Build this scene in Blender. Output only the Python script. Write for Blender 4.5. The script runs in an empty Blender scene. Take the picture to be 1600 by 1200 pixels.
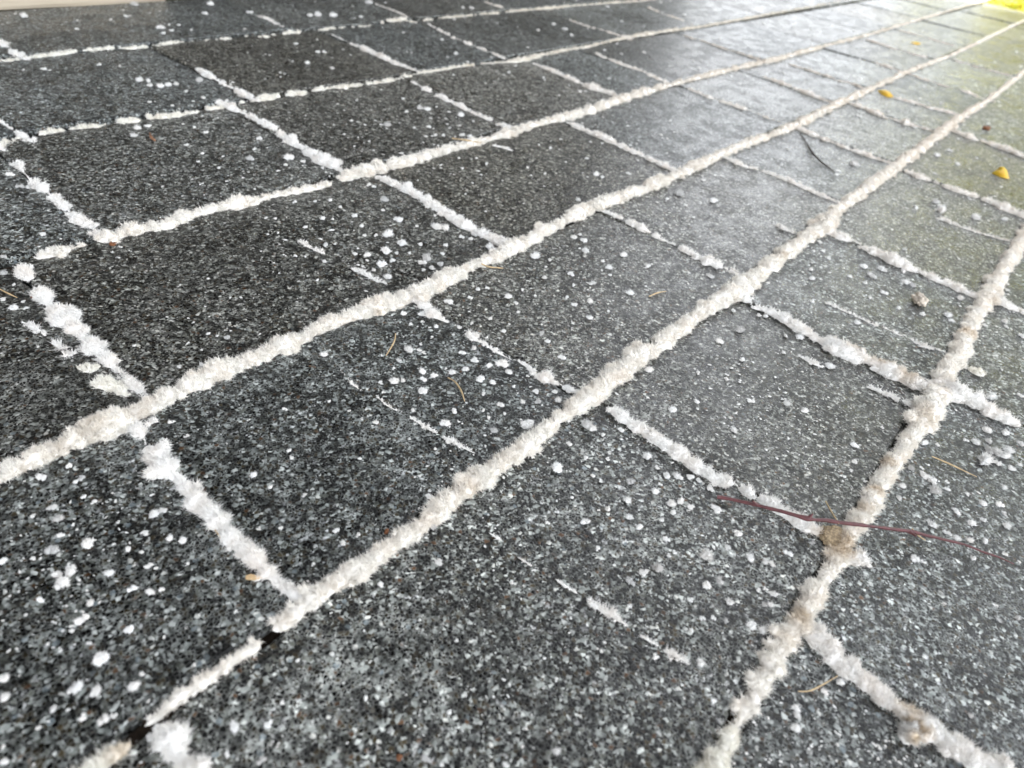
import bpy, math, random
import numpy as np

# ------------------------------------------------------------------ camera, world, sun, exposure
sc = bpy.context.scene
COL = sc.collection
F_PX, PITCH, ROLL, YAW = 1080.4735, 0.66804046, 0.1716547, 0.97681699   # solved from the joints of the paving
CAM_H = 0.25                                                            # metres above the paving
cy, sy, cp, sp = math.cos(YAW), math.sin(YAW), math.cos(PITCH), math.sin(PITCH)
FWD = np.array([sy * cp, cy * cp, -sp]); R0 = np.array([cy, -sy, 0.0]); U0 = np.cross(R0, FWD)
RIGHT = math.cos(ROLL) * R0 + math.sin(ROLL) * U0
UP = -math.sin(ROLL) * R0 + math.cos(ROLL) * U0
cam_d = bpy.data.cameras.new('camera'); cam = bpy.data.objects.new('camera', cam_d); COL.objects.link(cam)
from mathutils import Matrix, Vector
cam.matrix_world = Matrix(((RIGHT[0], UP[0], -FWD[0], 0), (RIGHT[1], UP[1], -FWD[1], 0),
                           (RIGHT[2], UP[2], -FWD[2], CAM_H), (0, 0, 0, 1)))
cam_d.sensor_width = 36; cam_d.lens = 36 * F_PX / 1600
cam_d.clip_start = 0.01; cam_d.clip_end = 500
cam_d.dof.use_dof = True; cam_d.dof.focus_distance = 0.40; cam_d.dof.aperture_fstop = 10.0
sc.camera = cam

SUN_EL, SUN_AZ = math.radians(52), math.radians(-14)      # azimuth from +Y towards +X
world = bpy.data.worlds.new('World'); sc.world = world; world.use_nodes = True
wn = world.node_tree.nodes; wn.clear()
sky = wn.new('ShaderNodeTexSky'); sky.sky_type = 'NISHITA'; sky.sun_disc = False
sky.sun_elevation = SUN_EL; sky.sun_rotation = SUN_AZ; sky.air_density = 1.0; sky.dust_density = 4.0; sky.ozone_density = 1.0
bg = wn.new('ShaderNodeBackground'); bg.inputs['Strength'].default_value = 0.15
wo = wn.new('ShaderNodeOutputWorld')
hs = wn.new('ShaderNodeHueSaturation'); hs.inputs['Saturation'].default_value = .19      # thin bright haze whitens the sky
world.node_tree.links.new(sky.outputs[0], hs.inputs['Color']); world.node_tree.links.new(hs.outputs[0], bg.inputs[0]); world.node_tree.links.new(bg.outputs[0], wo.inputs[0])
sun_d = bpy.data.lights.new('sun', 'SUN'); sun_d.energy = 3.5; sun_d.angle = math.radians(0.5); sun_d.color = (1, .95, .88)
sun = bpy.data.objects.new('sun', sun_d); COL.objects.link(sun)
sdir = Vector((math.sin(SUN_AZ) * math.cos(SUN_EL), math.cos(SUN_AZ) * math.cos(SUN_EL), math.sin(SUN_EL)))
sun.rotation_euler = sdir.to_track_quat('Z', 'Y').to_euler()
sun.location = (0, 0, 6)
sc.view_settings.view_transform = 'Standard'; sc.view_settings.look = 'None'
sc.view_settings.exposure = 2.92; sc.view_settings.gamma = 1.0
sc.cycles.max_bounces = 8; sc.cycles.diffuse_bounces = 5; sc.cycles.glossy_bounces = 3
sc.cycles.caustics_reflective = False; sc.cycles.caustics_refractive = False

# ------------------------------------------------------------------ helpers
S = CAM_H
rng = np.random.default_rng(7)

def G(px, py, z=0.0):
    """point of the photograph (1600x1200 px) on the level z, in metres"""
    d = ((px - 800) / F_PX) * RIGHT - ((py - 600) / F_PX) * UP + FWD
    t = (z - CAM_H) / d[2]
    return np.array([d[0] * t, d[1] * t, z])

def depth(p):
    return float((np.asarray(p) - np.array([0, 0, CAM_H])) @ FWD)

def _h(ix, iy, iz, seed):
    n = (ix * 374761393 + iy * 668265263 + iz * 2147483647 * 3 + seed * 974711) & 0xffffffff
    n = ((n ^ (n >> 13)) * 1274126177) & 0xffffffff
    return ((n ^ (n >> 16)) & 0xffff) / 32767.5 - 1.0

def noise(p, scale, seed=0):
    """value noise in [-1, 1] of points (N, 3)"""
    q = np.asarray(p, float) * scale
    i = np.floor(q).astype(np.int64); f = q - i; f = f * f * (3 - 2 * f)
    r = 0
    for dx in (0, 1):
        for dy in (0, 1):
            for dz in (0, 1):
                w = (f[:, 0] if dx else 1 - f[:, 0]) * (f[:, 1] if dy else 1 - f[:, 1]) * (f[:, 2] if dz else 1 - f[:, 2])
                r = r + w * _h(i[:, 0] + dx, i[:, 1] + dy, i[:, 2] + dz, seed)
    return r

class MB:
    """collects vertices, faces and one float attribute, and links them as ONE mesh object"""
    def __init__(s): s.v = []; s.f3 = []; s.f4 = []; s.a = []; s.n = 0
    def add(s, v, tri=None, quad=None, att=None):
        v = np.asarray(v, float).reshape(-1, 3); s.v.append(v)
        if tri is not None and len(tri): s.f3.append(np.asarray(tri, np.int64) + s.n)
        if quad is not None and len(quad): s.f4.append(np.asarray(quad, np.int64) + s.n)
        s.a.append(np.zeros(len(v)) if att is None else np.broadcast_to(att, (len(v),)).astype(float))
        s.n += len(v)
    def mesh(s, name, mat, smooth=False):
        v = np.concatenate(s.v); a = np.concatenate(s.a)
        f3 = np.concatenate(s.f3) if s.f3 else np.zeros((0, 3), np.int64)
        f4 = np.concatenate(s.f4) if s.f4 else np.zeros((0, 4), np.int64)
        me = bpy.data.meshes.new(name)
        me.vertices.add(len(v)); me.vertices.foreach_set('co', v.astype(np.float32).ravel())
        nl = f3.size + f4.size; me.loops.add(nl)
        me.loops.foreach_set('vertex_index', np.concatenate([f3.ravel(), f4.ravel()]).astype(np.int32))
        st = np.concatenate([np.arange(len(f3)) * 3, len(f3) * 3 + np.arange(len(f4)) * 4]).astype(np.int32)
        me.polygons.add(len(st)); me.polygons.foreach_set('loop_start', st)
        sm = np.full(len(st), bool(smooth)); sm[len(f3):] |= smooth is None      # None: quads smooth, needles crisp
        me.polygons.foreach_set('use_smooth', sm)
        at = me.attributes.new('stain_tint', 'FLOAT', 'POINT'); at.data.foreach_set('value', a.astype(np.float32))
        me.update(calc_edges=True); me.validate()
        me.materials.append(mat)
        return me
    def build(s, name, mat, parent=None, smooth=False, loc=None):
        if loc is not None:
            s.v = [v - np.asarray(loc, float) for v in s.v]
        o = bpy.data.objects.new(name, s.mesh(name, mat, smooth)); COL.objects.link(o)
        if loc is not None: o.location = loc
        if parent is not None: o.parent = parent
        return o

def tag(o, label=None, cat=None, group=None, kind=None):
    if label: o['label'] = label
    if cat: o['category'] = cat
    if group: o['group'] = group
    if kind: o['kind'] = kind
    return o

def unit(v): return v / np.maximum(np.linalg.norm(v, axis=-1, keepdims=True), 1e-12)

def spikes(mb, base, nrm, length, rad, spread, att=None):
    """a forest of thin three sided crystal needles"""
    n = len(base)
    if n == 0: return
    d = unit(nrm + spread * rng.normal(size=(n, 3)))
    t = unit(np.cross(d, rng.normal(size=(n, 3)))); b = np.cross(d, t)
    ang = np.array([0, 2.094, 4.189])
    ring = base[:, None, :] - d[:, None, :] * (length * .15)[:, None, None] + rad[:, None, None] * (np.cos(ang)[None, :, None] * t[:, None, :] + np.sin(ang)[None, :, None] * b[:, None, :])
    tip = base + d * length[:, None]
    v = np.concatenate([ring, tip[:, None, :]], 1).reshape(-1, 3)
    k = np.arange(n)[:, None] * 4
    tri = np.concatenate([k + np.array([[0, 1, 3]]), k + np.array([[1, 2, 3]]), k + np.array([[2, 0, 3]])])
    mb.add(v, tri=tri, att=None if att is None else np.repeat(att, 4))

# ------------------------------------------------------------------ materials
def new_mat(name):
    m = bpy.data.materials.new(name); m.use_nodes = True
    nt = m.node_tree; nt.nodes.clear()
    out = nt.nodes.new('ShaderNodeOutputMaterial'); p = nt.nodes.new('ShaderNodeBsdfPrincipled')
    nt.links.new(p.outputs[0], out.inputs[0])
    return m, nt, p

class N:
    def __init__(s, nt): s.nt = nt
    def __call__(s, t, **kw):
        n = s.nt.nodes.new(t)
        for k, v in kw.items(): setattr(n, k, v)
        return n
    def link(s, a, b): s.nt.links.new(a, b)
    def math(s, op, a, b=None, c=None, clamp=False):
        n = s('ShaderNodeMath', operation=op, use_clamp=clamp)
        for i, x in enumerate((a, b, c)):
            if x is None: continue
            if isinstance(x, (int, float)): n.inputs[i].default_value = x
            else: s.link(x, n.inputs[i])
        return n.outputs[0]
    def mix(s, f, a, b, blend='MIX'):
        n = s('ShaderNodeMix', data_type='RGBA', blend_type=blend)
        for i, x in ((0, f), (6, a), (7, b)):
            if isinstance(x, (int, float)): n.inputs[i].default_value = x
            elif isinstance(x, tuple): n.inputs[i].default_value = (*x, 1)
            else: s.link(x, n.inputs[i])
        return n.outputs[2]
    def ramp(s, f, stops, interp='LINEAR'):
        n = s('ShaderNodeValToRGB'); cr = n.color_ramp; cr.interpolation = interp
        while len(cr.elements) < len(stops): cr.elements.new(.5)
        for e, (p, c) in zip(cr.elements, stops):
            e.position = p; e.color = (*c, 1) if isinstance(c, tuple) else (c, c, c, 1)
        s.link(f, n.inputs[0]); return n.outputs[0]
    def noise(s, vec, scale, detail=2, rough=.5):
        n = s('ShaderNodeTexNoise'); n.inputs['Scale'].default_value = scale
        n.inputs['Detail'].default_value = detail; n.inputs['Roughness'].default_value = rough
        s.link(vec, n.inputs['Vector']); return n.outputs['Fac'], n.outputs['Color']

def paver_material():
    m, nt, p = new_mat('polished_aggregate_concrete'); n = N(nt)
    tc = n('ShaderNodeTexCoord'); oi = n('ShaderNodeObjectInfo')
    off = n('ShaderNodeVectorMath', operation='ADD')
    rv = n('ShaderNodeCombineXYZ')
    for i in range(3): n.link(n.math('MULTIPLY', oi.outputs['Random'], 7.3 + 3 * i), rv.inputs[i])
    n.link(tc.outputs['Object'], off.inputs[0]); n.link(rv.outputs[0], off.inputs[1])
    P = off.outputs[0]
    # wobble the grain outlines
    _, wc = n.noise(P, 420, 2)
    wsub = n('ShaderNodeVectorMath', operation='SUBTRACT'); n.link(wc, wsub.inputs[0]); wsub.inputs[1].default_value = (.5, .5, .5)
    wsc = n('ShaderNodeVectorMath', operation='SCALE'); n.link(wsub.outputs[0], wsc.inputs[0]); wsc.inputs['Scale'].default_value = .0017
    wad = n('ShaderNodeVectorMath', operation='ADD'); n.link(P, wad.inputs[0]); n.link(wsc.outputs[0], wad.inputs[1])
    Q = wad.outputs[0]
    def vor(scale, feat, vec=Q):
        v = n('ShaderNodeTexVoronoi', feature=feat); v.inputs['Scale'].default_value = scale; n.link(vec, v.inputs['Vector']); return v
    v1 = vor(620, 'F1'); e1 = vor(620, 'DISTANCE_TO_EDGE'); v2 = vor(1100, 'F1'); v3 = vor(300, 'F1')
    s1 = n('ShaderNodeSeparateColor'); n.link(v1.outputs['Color'], s1.inputs[0])
    s2 = n('ShaderNodeSeparateColor'); n.link(v2.outputs['Color'], s2.inputs[0])
    s3 = n('ShaderNodeSeparateColor'); n.link(v3.outputs['Color'], s3.inputs[0])
    grain = n.ramp(s1.outputs[0], [(0, (.003, .003, .003)), (.30, (.007, .007, .006)), (.50, (.020, .016, .009)), (.62, (.046, .036, .019)), (.69, (.10, .105, .09)),
                                   (.79, (.25, .268, .25)), (.925, (.50, .52, .49)), (.968, (.085, .045, .022)), (.985, (.55, .55, .51))], 'CONSTANT')
    small = n.ramp(s2.outputs[1], [(0, (.004, .004, .004)), (.40, (.024, .020, .012)), (.58, (.16, .172, .158)), (.80, (.33, .345, .325)), (.94, (.55, .56, .53))], 'CONSTANT')
    c = n.mix(n.math('GREATER_THAN', s1.outputs[1], .66), grain, small)
    big = n.ramp(s3.outputs[2], [(0, (.008, .008, .008)), (.5, (.16, .19, .20)), (.8, (.045, .036, .022))], 'CONSTANT')
    bm = n.math('MULTIPLY', n.math('GREATER_THAN', s3.outputs[0], .86), n.math('LESS_THAN', v3.outputs['Distance'], .36))
    c = n.mix(bm, c, big)
    # pale cement and salt film between the grains, uneven from place to place
    f1, _ = n.noise(P, 60, 3); f2, _ = n.noise(P, 11, 3)
    film = n.math('MULTIPLY', n.ramp(f1, [(.38, .25), (.66, 1.0)]), n.ramp(f2, [(.30, .45), (.70, 1.0)]))
    edge = n.ramp(e1.outputs['Distance'], [(.02, 1.0), (.16, 0.0)])
    fm = n.math('MULTIPLY', n.math('MULTIPLY', edge, film), .85)
    c = n.mix(fm, c, (.32, .33, .31))
    # powdery white bloom in flecks
    b1, _ = n.noise(P, 330, 3, .6); b2, _ = n.noise(P, 26, 4, .6)
    bloom = n.math('MULTIPLY', n.ramp(b1, [(.60, 0.0), (.70, 1.0)]), n.ramp(b2, [(.46, 0.0), (.62, 1.0)]))
    c = n.mix(n.math('MULTIPLY', bloom, .75), c, (.85, .86, .85))
    t1, _ = n.noise(P, 7, 3)
    c = n.mix(1.0, c, n.ramp(t1, [(.3, .66), (.7, 1.0)]), 'MULTIPLY')
    m1, _ = n.noise(P, 210, 2, .6)
    c = n.mix(1.0, c, n.ramp(m1, [(.36, .34), (.64, 1.75)]), 'MULTIPLY')
    c = n.mix(1.0, c, oi.outputs['Color'], 'MULTIPLY')
    n.link(c, p.inputs['Base Color'])
    r = n.ramp(t1, [(.3, .22), (.7, .32)])
    w1, _ = n.noise(P, 38, 4, .6)
    r = n.math('ADD', r, n.ramp(w1, [(.42, .16), (.56, -.12)]))
    r = n.math('ADD', r, n.math('MULTIPLY', n.math('SUBTRACT', s1.outputs[2], .4), .22))
    n.link(n.math('ADD', r, n.math('MULTIPLY', bloom, .3), clamp=True), p.inputs['Roughness'])
    p.inputs['Specular IOR Level'].default_value = .30
    u1, _ = n.noise(P, 95, 3, .55)
    hgt = n.math('ADD', n.math('ADD', n.math('MULTIPLY', e1.outputs['Distance'], 1.0), n.math('MULTIPLY', s1.outputs[2], .25)), n.math('MULTIPLY', u1, 1.6))
    bmp = n('ShaderNodeBump'); bmp.inputs['Strength'].default_value = .33; bmp.inputs['Distance'].default_value = .0009
    n.link(hgt, bmp.inputs['Height']); n.link(bmp.outputs[0], p.inputs['Normal'])
    return m

def salt_material():
    m, nt, p = new_mat('crystal_salt'); n = N(nt)
    g = n('ShaderNodeNewGeometry'); oi = n('ShaderNodeObjectInfo'); at = n('ShaderNodeAttribute', attribute_name='stain_tint')
    f, _ = n.noise(g.outputs['Position'], 75, 3); f2, _ = n.noise(g.outputs['Position'], 260, 2)
    c = n.mix(n.ramp(f, [(.42, 0.0), (.72, .5)]), oi.outputs['Color'], n.mix(1.0, oi.outputs['Color'], (.93, .86, .80), 'MULTIPLY'))
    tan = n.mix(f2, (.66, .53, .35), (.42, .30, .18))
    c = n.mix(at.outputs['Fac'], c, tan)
    n.link(c, p.inputs['Base Color']); p.inputs['Roughness'].default_value = .55
    p.inputs['Specular IOR Level'].default_value = .3
    return m

def plain(name, col, rough=.6, spec=.4, var=.25, scale=60, bump=0):
    m, nt, p = new_mat(name); n = N(nt); tc = n('ShaderNodeTexCoord')
    f, _ = n.noise(tc.outputs['Object'], scale, 4, .6)
    n.link(n.mix(1.0, tuple(col), n.ramp(f, [(.3, 1 - var), (.7, 1 + var)]), 'MULTIPLY'), p.inputs['Base Color'])
    p.inputs['Roughness'].default_value = rough; p.inputs['Specular IOR Level'].default_value = spec
    if bump:
        b = n('ShaderNodeBump'); b.inputs['Distance'].default_value = bump; n.link(f, b.inputs['Height']); n.link(b.outputs[0], p.inputs['Normal'])
    return m

def leaf_material(name, c1, c2, trans=.45):
    m, nt, p = new_mat(name); n = N(nt); at = n('ShaderNodeAttribute', attribute_name='stain_tint')
    c = n.mix(at.outputs['Fac'], c1, c2)
    n.link(c, p.inputs['Base Color']); p.inputs['Roughness'].default_value = .45
    t = n('ShaderNodeBsdfTranslucent'); n.link(c, t.inputs[0])
    mx = n('ShaderNodeMixShader'); mx.inputs[0].default_value = trans
    n.link(p.outputs[0], mx.inputs[1]); n.link(t.outputs[0], mx.inputs[2])
    out = [k for k in nt.nodes if k.type == 'OUTPUT_MATERIAL'][0]; n.link(mx.outputs[0], out.inputs[0])
    return m

def wood_material(name, c1, c2):
    m, nt, p = new_mat(name); n = N(nt); tc = n('ShaderNodeTexCoord')
    mp = n('ShaderNodeMapping'); mp.inputs['Scale'].default_value = (4, 60, 60); n.link(tc.outputs['Object'], mp.inputs[0])
    f, _ = n.noise(mp.outputs[0], 3, 5, .6)
    n.link(n.mix(n.ramp(f, [(.3, 0.0), (.7, 1.0)]), c1, c2), p.inputs['Base Color']); p.inputs['Roughness'].default_value = .6
    return m

PAVER = paver_material(); SALT = salt_material()
SOIL = plain('dark_joint_soil', (.030, .021, .014), .9, .2, .5, 300, .002)
SAND = plain('sandy_crust', (.40, .31, .20), .9, .2, .55, 900, .0012)
TWIG = plain('purple_bark', (.10, .028, .030), .45, .5, .4, 300)
DRY = plain('dry_straw', (.50, .37, .21), .5, .4, .3, 300)
DARKTWIG = plain('dark_bark', (.045, .032, .026), .7, .3, .3, 300)
RUST = plain('rusty_grit', (.20, .085, .04), .7, .3, .4, 500)

# ------------------------------------------------------------------ the setting
def quad_obj(name, x0, x1, y0, y1, z, mat):
    mb = MB(); mb.add([(x0, y0, z), (x1, y0, z), (x1, y1, z), (x0, y1, z)], quad=[(0, 1, 2, 3)]); return mb.build(name, mat)
GROUND = plain('bare_earth', (.060, .055, .030), .95, .2, .3, 3)
tag(quad_obj('ground', -150, 150, -150, 150, -.045, GROUND), kind='structure')
jb = MB()                                                     # bed of dark soil that shows in the open joints
nx, ny = 330, 130
gx, gy = np.meshgrid(np.linspace(-.25, 3.26, nx), np.linspace(-.2, 1.06, ny), indexing='ij')
gp = np.stack([gx.ravel(), gy.ravel(), np.zeros(gx.size)], 1); gp[:, 2] = -.0065 + .0022 * noise(gp, 90, 3)
ii = (np.arange(nx - 1)[:, None] * ny + np.arange(ny - 1)[None, :]).ravel()
jb.add(gp, quad=np.stack([ii, ii + ny, ii + ny + 1, ii + 1], 1))
tag(jb.build('joint_bed', SOIL, smooth=True), kind='structure')

# ------------------------------------------------------------------ pavers
RV = {'D': (-.68, -.0505), 'C': (-.0505, .5597), 'B': (.5597, 1.1442), 'A': (1.1442, 1.8418), 'Z': (1.8418, 2.609), 'Y': (2.609, 3.4513), 'X': (3.4513, 4.20)}
RU = {'D': [-.25, .916, 1.940, 2.655, 3.75],
      'C': [-.85, .115, 1.162, 1.901, 2.650, 3.72, 4.80, 6.50, 7.6],
      'B': [-.75, .366, 1.134, 2.034, 3.025, 3.82, 4.70, 5.27, 6.10, 7.30, 8.43, 9.6, 10.8, 12.95],
      'A': [-.55, .439, 1.570, 2.675, 3.855, 4.64, 5.285, 6.19, 7.07, 8.20, 9.35, 11.2, 12.95],
      'Z': [-.30, .676, 1.502, 2.438, 3.351, 3.905, 5.19, 6.39, 7.64, 8.37, 9.45, 10.9, 12.95],
      'Y': [-.20, .795, 1.657, 2.595, 3.313, 4.60, 5.76, 7.0, 8.2, 9.5, 11.0, 12.95],
      'X': [.10, 1.135, 2.50, 3.395, 4.325, 5.5, 6.7]}
PLAB = {
 'D0': 'lower right corner paver beyond the right branch of the forked ridge',
 'D1': 'heavily speckled paver in the right margin under the thin end of the purple twig',
 'D2': 'right edge paver just below the short stub of the upper ridge crossing',
 'D3': 'pale speckled paver at the right edge, directly above the short crystal stub',
 'C0': 'paver cut off by the bottom left corner beyond the short stubby ridge',
 'C1': 'large paver filling the bottom centre, crossed by a broken thin white crack line',
 'C2': 'grey paver just above the thick end of the purple twig',
 'C3': 'dusty pale paver with a small rusty pebble lying on it',
 'C4': 'grey paver right of centre right, left of the one with the folded yellow leaf',
 'C5': 'paver with the folded yellow leaf lying on it',
 'C6': 'small sliver of paver at the right edge above the folded leaf',
 'B0': 'paver at the lower left edge scattered with round white clumps',
 'B1': 'lower left centre paver framed by thick ridges, thin crack line across its right half',
 'B2': 'middle paver evenly dotted with small clumps and a scrap of straw',
 'B3': 'grey paver right of centre with a faint silver sheen on its far half',
 'B4': 'paver with the short dark twig lying across it',
 'A0': 'paver at the left edge beside the broken diagonal crack line',
 'A1': 'large paver left of centre thickly dotted with clumps along its right half',
 'A2': 'smooth brownish dark paver at the upper centre, nearly bare',
 'A3': 'paver at upper right centre with a bluish white sky reflection',
 'Z0': 'paver at the left edge between two beaded cross joints',
 'Z1': 'dark bluish paver at upper left with a curled brown scrap on it',
 'Z2': 'smooth dark paver at upper centre left with pale clumps near its right end',
 'Y0': 'sliver of paver at the upper left edge behind the bead of white fuzz',
 'Y1': 'dark paver at upper left with two flat pale lichen rings',
 'X0': 'dark paver at the top left corner along the pale timber board',
 'X1': 'speckled paver at the top left touching the end of the timber board'}
ROWN = {'D': 'lower right corner row', 'C': 'second row from the lower right', 'B': 'third row from the lower right', 'A': 'middle row of pavers',
        'Z': 'third row from the top left', 'Y': 'second row from the top left', 'X': 'topmost row along the timber board'}
ORD = ['first', 'second', 'third', 'fourth', 'fifth', 'sixth', 'seventh', 'eighth', 'ninth', 'tenth', 'eleventh', 'twelfth', 'thirteenth']
PBOX = {}

def make_paver(key, u0, u1, v0, v1):
    x0, x1, y0, y1 = u0 * S, u1 * S, v0 * S, v1 * S
    gx_, gy_ = (.0004, .0024) if u0 < 5 else (.0010, .0022)
    x0 += gx_; x1 -= gx_; y0 += {'Y': .0125, 'X': .0135, 'Z': .0075}.get(key[0], gy_ * 1.9); y1 -= gy_ * .5
    cx, cyy = (x0 + x1) / 2, (y0 + y1) / 2
    rc = .004
    pts = []
    for (ax, ay, a0) in ((x1 - rc, y1 - rc, 0), (x0 + rc, y1 - rc, 90), (x0 + rc, y0 + rc, 180), (x1 - rc, y0 + rc, 270)):
        for k in range(5):
            a = math.radians(a0 + 22.5 * k); pts.append((ax + rc * math.cos(a), ay + rc * math.sin(a)))
    dens = []
    step = .0022 if u1 < 3.2 else .006
    for i in range(len(pts)):
        a, b = np.array(pts[i]), np.array(pts[(i + 1) % len(pts)]); m = max(1, int(np.linalg.norm(b - a) / step))
        for k in range(m): dens.append(a + (b - a) * k / m)
    L = np.array(dens); n = len(L)
    c = np.array([cx, cyy]); out = unit(L - c)
    p3 = np.c_[L, np.zeros(n)]
    wob = .0005 * noise(p3, 160, 11) + .0007 * noise(p3, 45, 12) - .0013 * np.clip(noise(p3, 130, 13) - .45, 0, 1)
    tg = np.roll(L, -1, 0) - np.roll(L, 1, 0); edge_in = unit(np.stack([tg[:, 1], -tg[:, 0]], 1))      # outward normal of the outline
    tilt = rng.normal(0, .011, 2); dz = rng.normal(0, .0003)
    rings = []
    for ins, z in ((.0, -.030), (.0, -.0022), (.0004, -.0009), (.0014, -.0002), (.003, 0)):
        q = L + edge_in * (wob - ins)[:, None]
        rings.append(np.c_[q, np.full(n, z)])
    V = np.concatenate(rings); V[:, 2] += dz + (V[:, 0] - cx) * tilt[0] * .5 + (V[:, 1] - cyy) * tilt[1] * .5
    mb = MB(); i = np.arange(n); j = (i + 1) % n
    quads = np.concatenate([np.stack([i + k * n, j + k * n, j + (k + 1) * n, i + (k + 1) * n], 1) for k in range(4)])
    mb.add(V, quad=quads)
    ctr = np.array([[cx, cyy, dz]])
    k4 = 4 * n
    mb.n -= 0
    mb.v.append(ctr); mb.a.append(np.zeros(1)); mb.f3.append(np.stack([i + k4, j + k4, np.full(n, mb.n)], 1)); mb.n += 1
    o = mb.build('paver', PAVER, loc=(cx, cyy, 0))
    t = 1 + float(np.clip(rng.normal(0, .15), -.28, .3)); wv = rng.normal(0, .025)
    o.color = (t * (1 + wv), t, t * (1 - wv), 1)
    PBOX[key] = (u0, u1, v0, v1)
    return o

for row, us in RU.items():
    for k in range(len(us) - 1):
        key = row + str(k)
        if key in ('X5',): pass
        o = make_paver(key, us[k], us[k + 1], *RV[row])
        lab = PLAB.get(key)
        if lab is None:
            lab = f'grey speckled paver, {ORD[k]} from the left end of the {ROWN[row]}'
            PLAB[key] = lab
        tag(o, lab, 'paver', 'speckled dark grey pavers laid in staggered rows')
        if key == 'A2': o.color = (.80, .76, .70, 1)
        if key == 'Y2': o.color = (.84, .80, .75, 1)

# ------------------------------------------------------------------ crystal ridges in the joints
def ico(sub):
    t = (1 + 5 ** .5) / 2
    v = [(-1, t, 0), (1, t, 0), (-1, -t, 0), (1, -t, 0), (0, -1, t), (0, 1, t), (0, -1, -t), (0, 1, -t), (t, 0, -1), (t, 0, 1), (-t, 0, -1), (-t, 0, 1)]
    f = [(0, 11, 5), (0, 5, 1), (0, 1, 7), (0, 7, 10), (0, 10, 11), (1, 5, 9), (5, 11, 4), (11, 10, 2), (10, 7, 6), (7, 1, 8), (3, 9, 4), (3, 4, 2), (3, 2, 6), (3, 6, 8), (3, 8, 9), (4, 9, 5), (2, 4, 11), (6, 2, 10), (8, 6, 7), (9, 8, 1)]
    v = [np.array(a) / np.linalg.norm(a) for a in v]
    for _ in range(sub):
        cache = {}; nf = []
        def mid(a, b):
            k = (min(a, b), max(a, b))
            if k not in cache:
                m = v[a] + v[b]; v.append(m / np.linalg.norm(m)); cache[k] = len(v) - 1
            return cache[k]
        for a, b, c in f:
            x, y, z = mid(a, b), mid(b, c), mid(c, a); nf += [(a, x, z), (b, y, x), (c, z, y), (x, y, z)]
        f = nf
    return np.array(v), np.array(f)
ICO1, ICO1F = ico(1); ICO2, ICO2F = ico(2)


STAINS = []      # (x, y, radius, strength): patches of tan dirt on the crystals
for (px, py, rpx, st) in ((1308, 848, 30, .7), (1250, 962, 18, .55), (1232, 1005, 18, .12), (1302, 518, 16, .6), (1345, 536, 26, .7), (1385, 556, 26, .75), (1430, 1140, 22, .8), (1425, 1105, 20, .5),
                          (192, 1168, 24, .55), (1420, 588, 16, .5), (1510, 520, 14, .6), (1445, 655, 16, .35), (1385, 720, 14, .5), (1368, 765, 12, .6), (1350, 790, 12, .5),
                          (140, 670, 30, .22), (90, 700, 24, .2), (600, 492, 14, .4), (640, 478, 10, .3), (740, 765, 16, .25), (1225, 400, 8, .4), (735, 100, 8, .4), (30, 700, 20, .15)):
    g = G(px, py, .003); STAINS.append((g[0], g[1], rpx * depth(g) / F_PX, st))

def stain_tint_of(p):
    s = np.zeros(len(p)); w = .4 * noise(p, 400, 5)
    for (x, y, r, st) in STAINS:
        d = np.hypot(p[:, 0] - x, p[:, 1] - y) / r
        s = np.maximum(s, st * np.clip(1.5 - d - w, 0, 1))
    far = np.clip((p[:, 0] - .45) / .7, 0, 1)                 # tan mixed into the crystals, stronger towards the far end
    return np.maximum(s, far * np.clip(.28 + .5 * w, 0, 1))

def knob(mb, c, r, near, nl, rad0):
    V, Fc = (ICO2, ICO2F) if near else (ICO1, ICO1F)
    f = 1 + .25 * noise(V + c * 900, 1.5, 41)
    P = V * (r * f)[:, None] * np.array([1, 1, .85]) + c; mb.add(P, tri=Fc)
    k = int(np.clip(r * r * 6.3 * (5e6 if near else 1.2e6), 16, 420))
    d = rng.normal(size=(k, 3)); d[:, 2] = np.abs(d[:, 2]) - .2; d = unit(d)
    B = c + d * r * np.array([1, 1, .85]) * .95
    spikes(mb, B, d, nl * (.4 + .8 * rng.random(k)), np.full(k, min(rad0, nl * .3)), .5)

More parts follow.
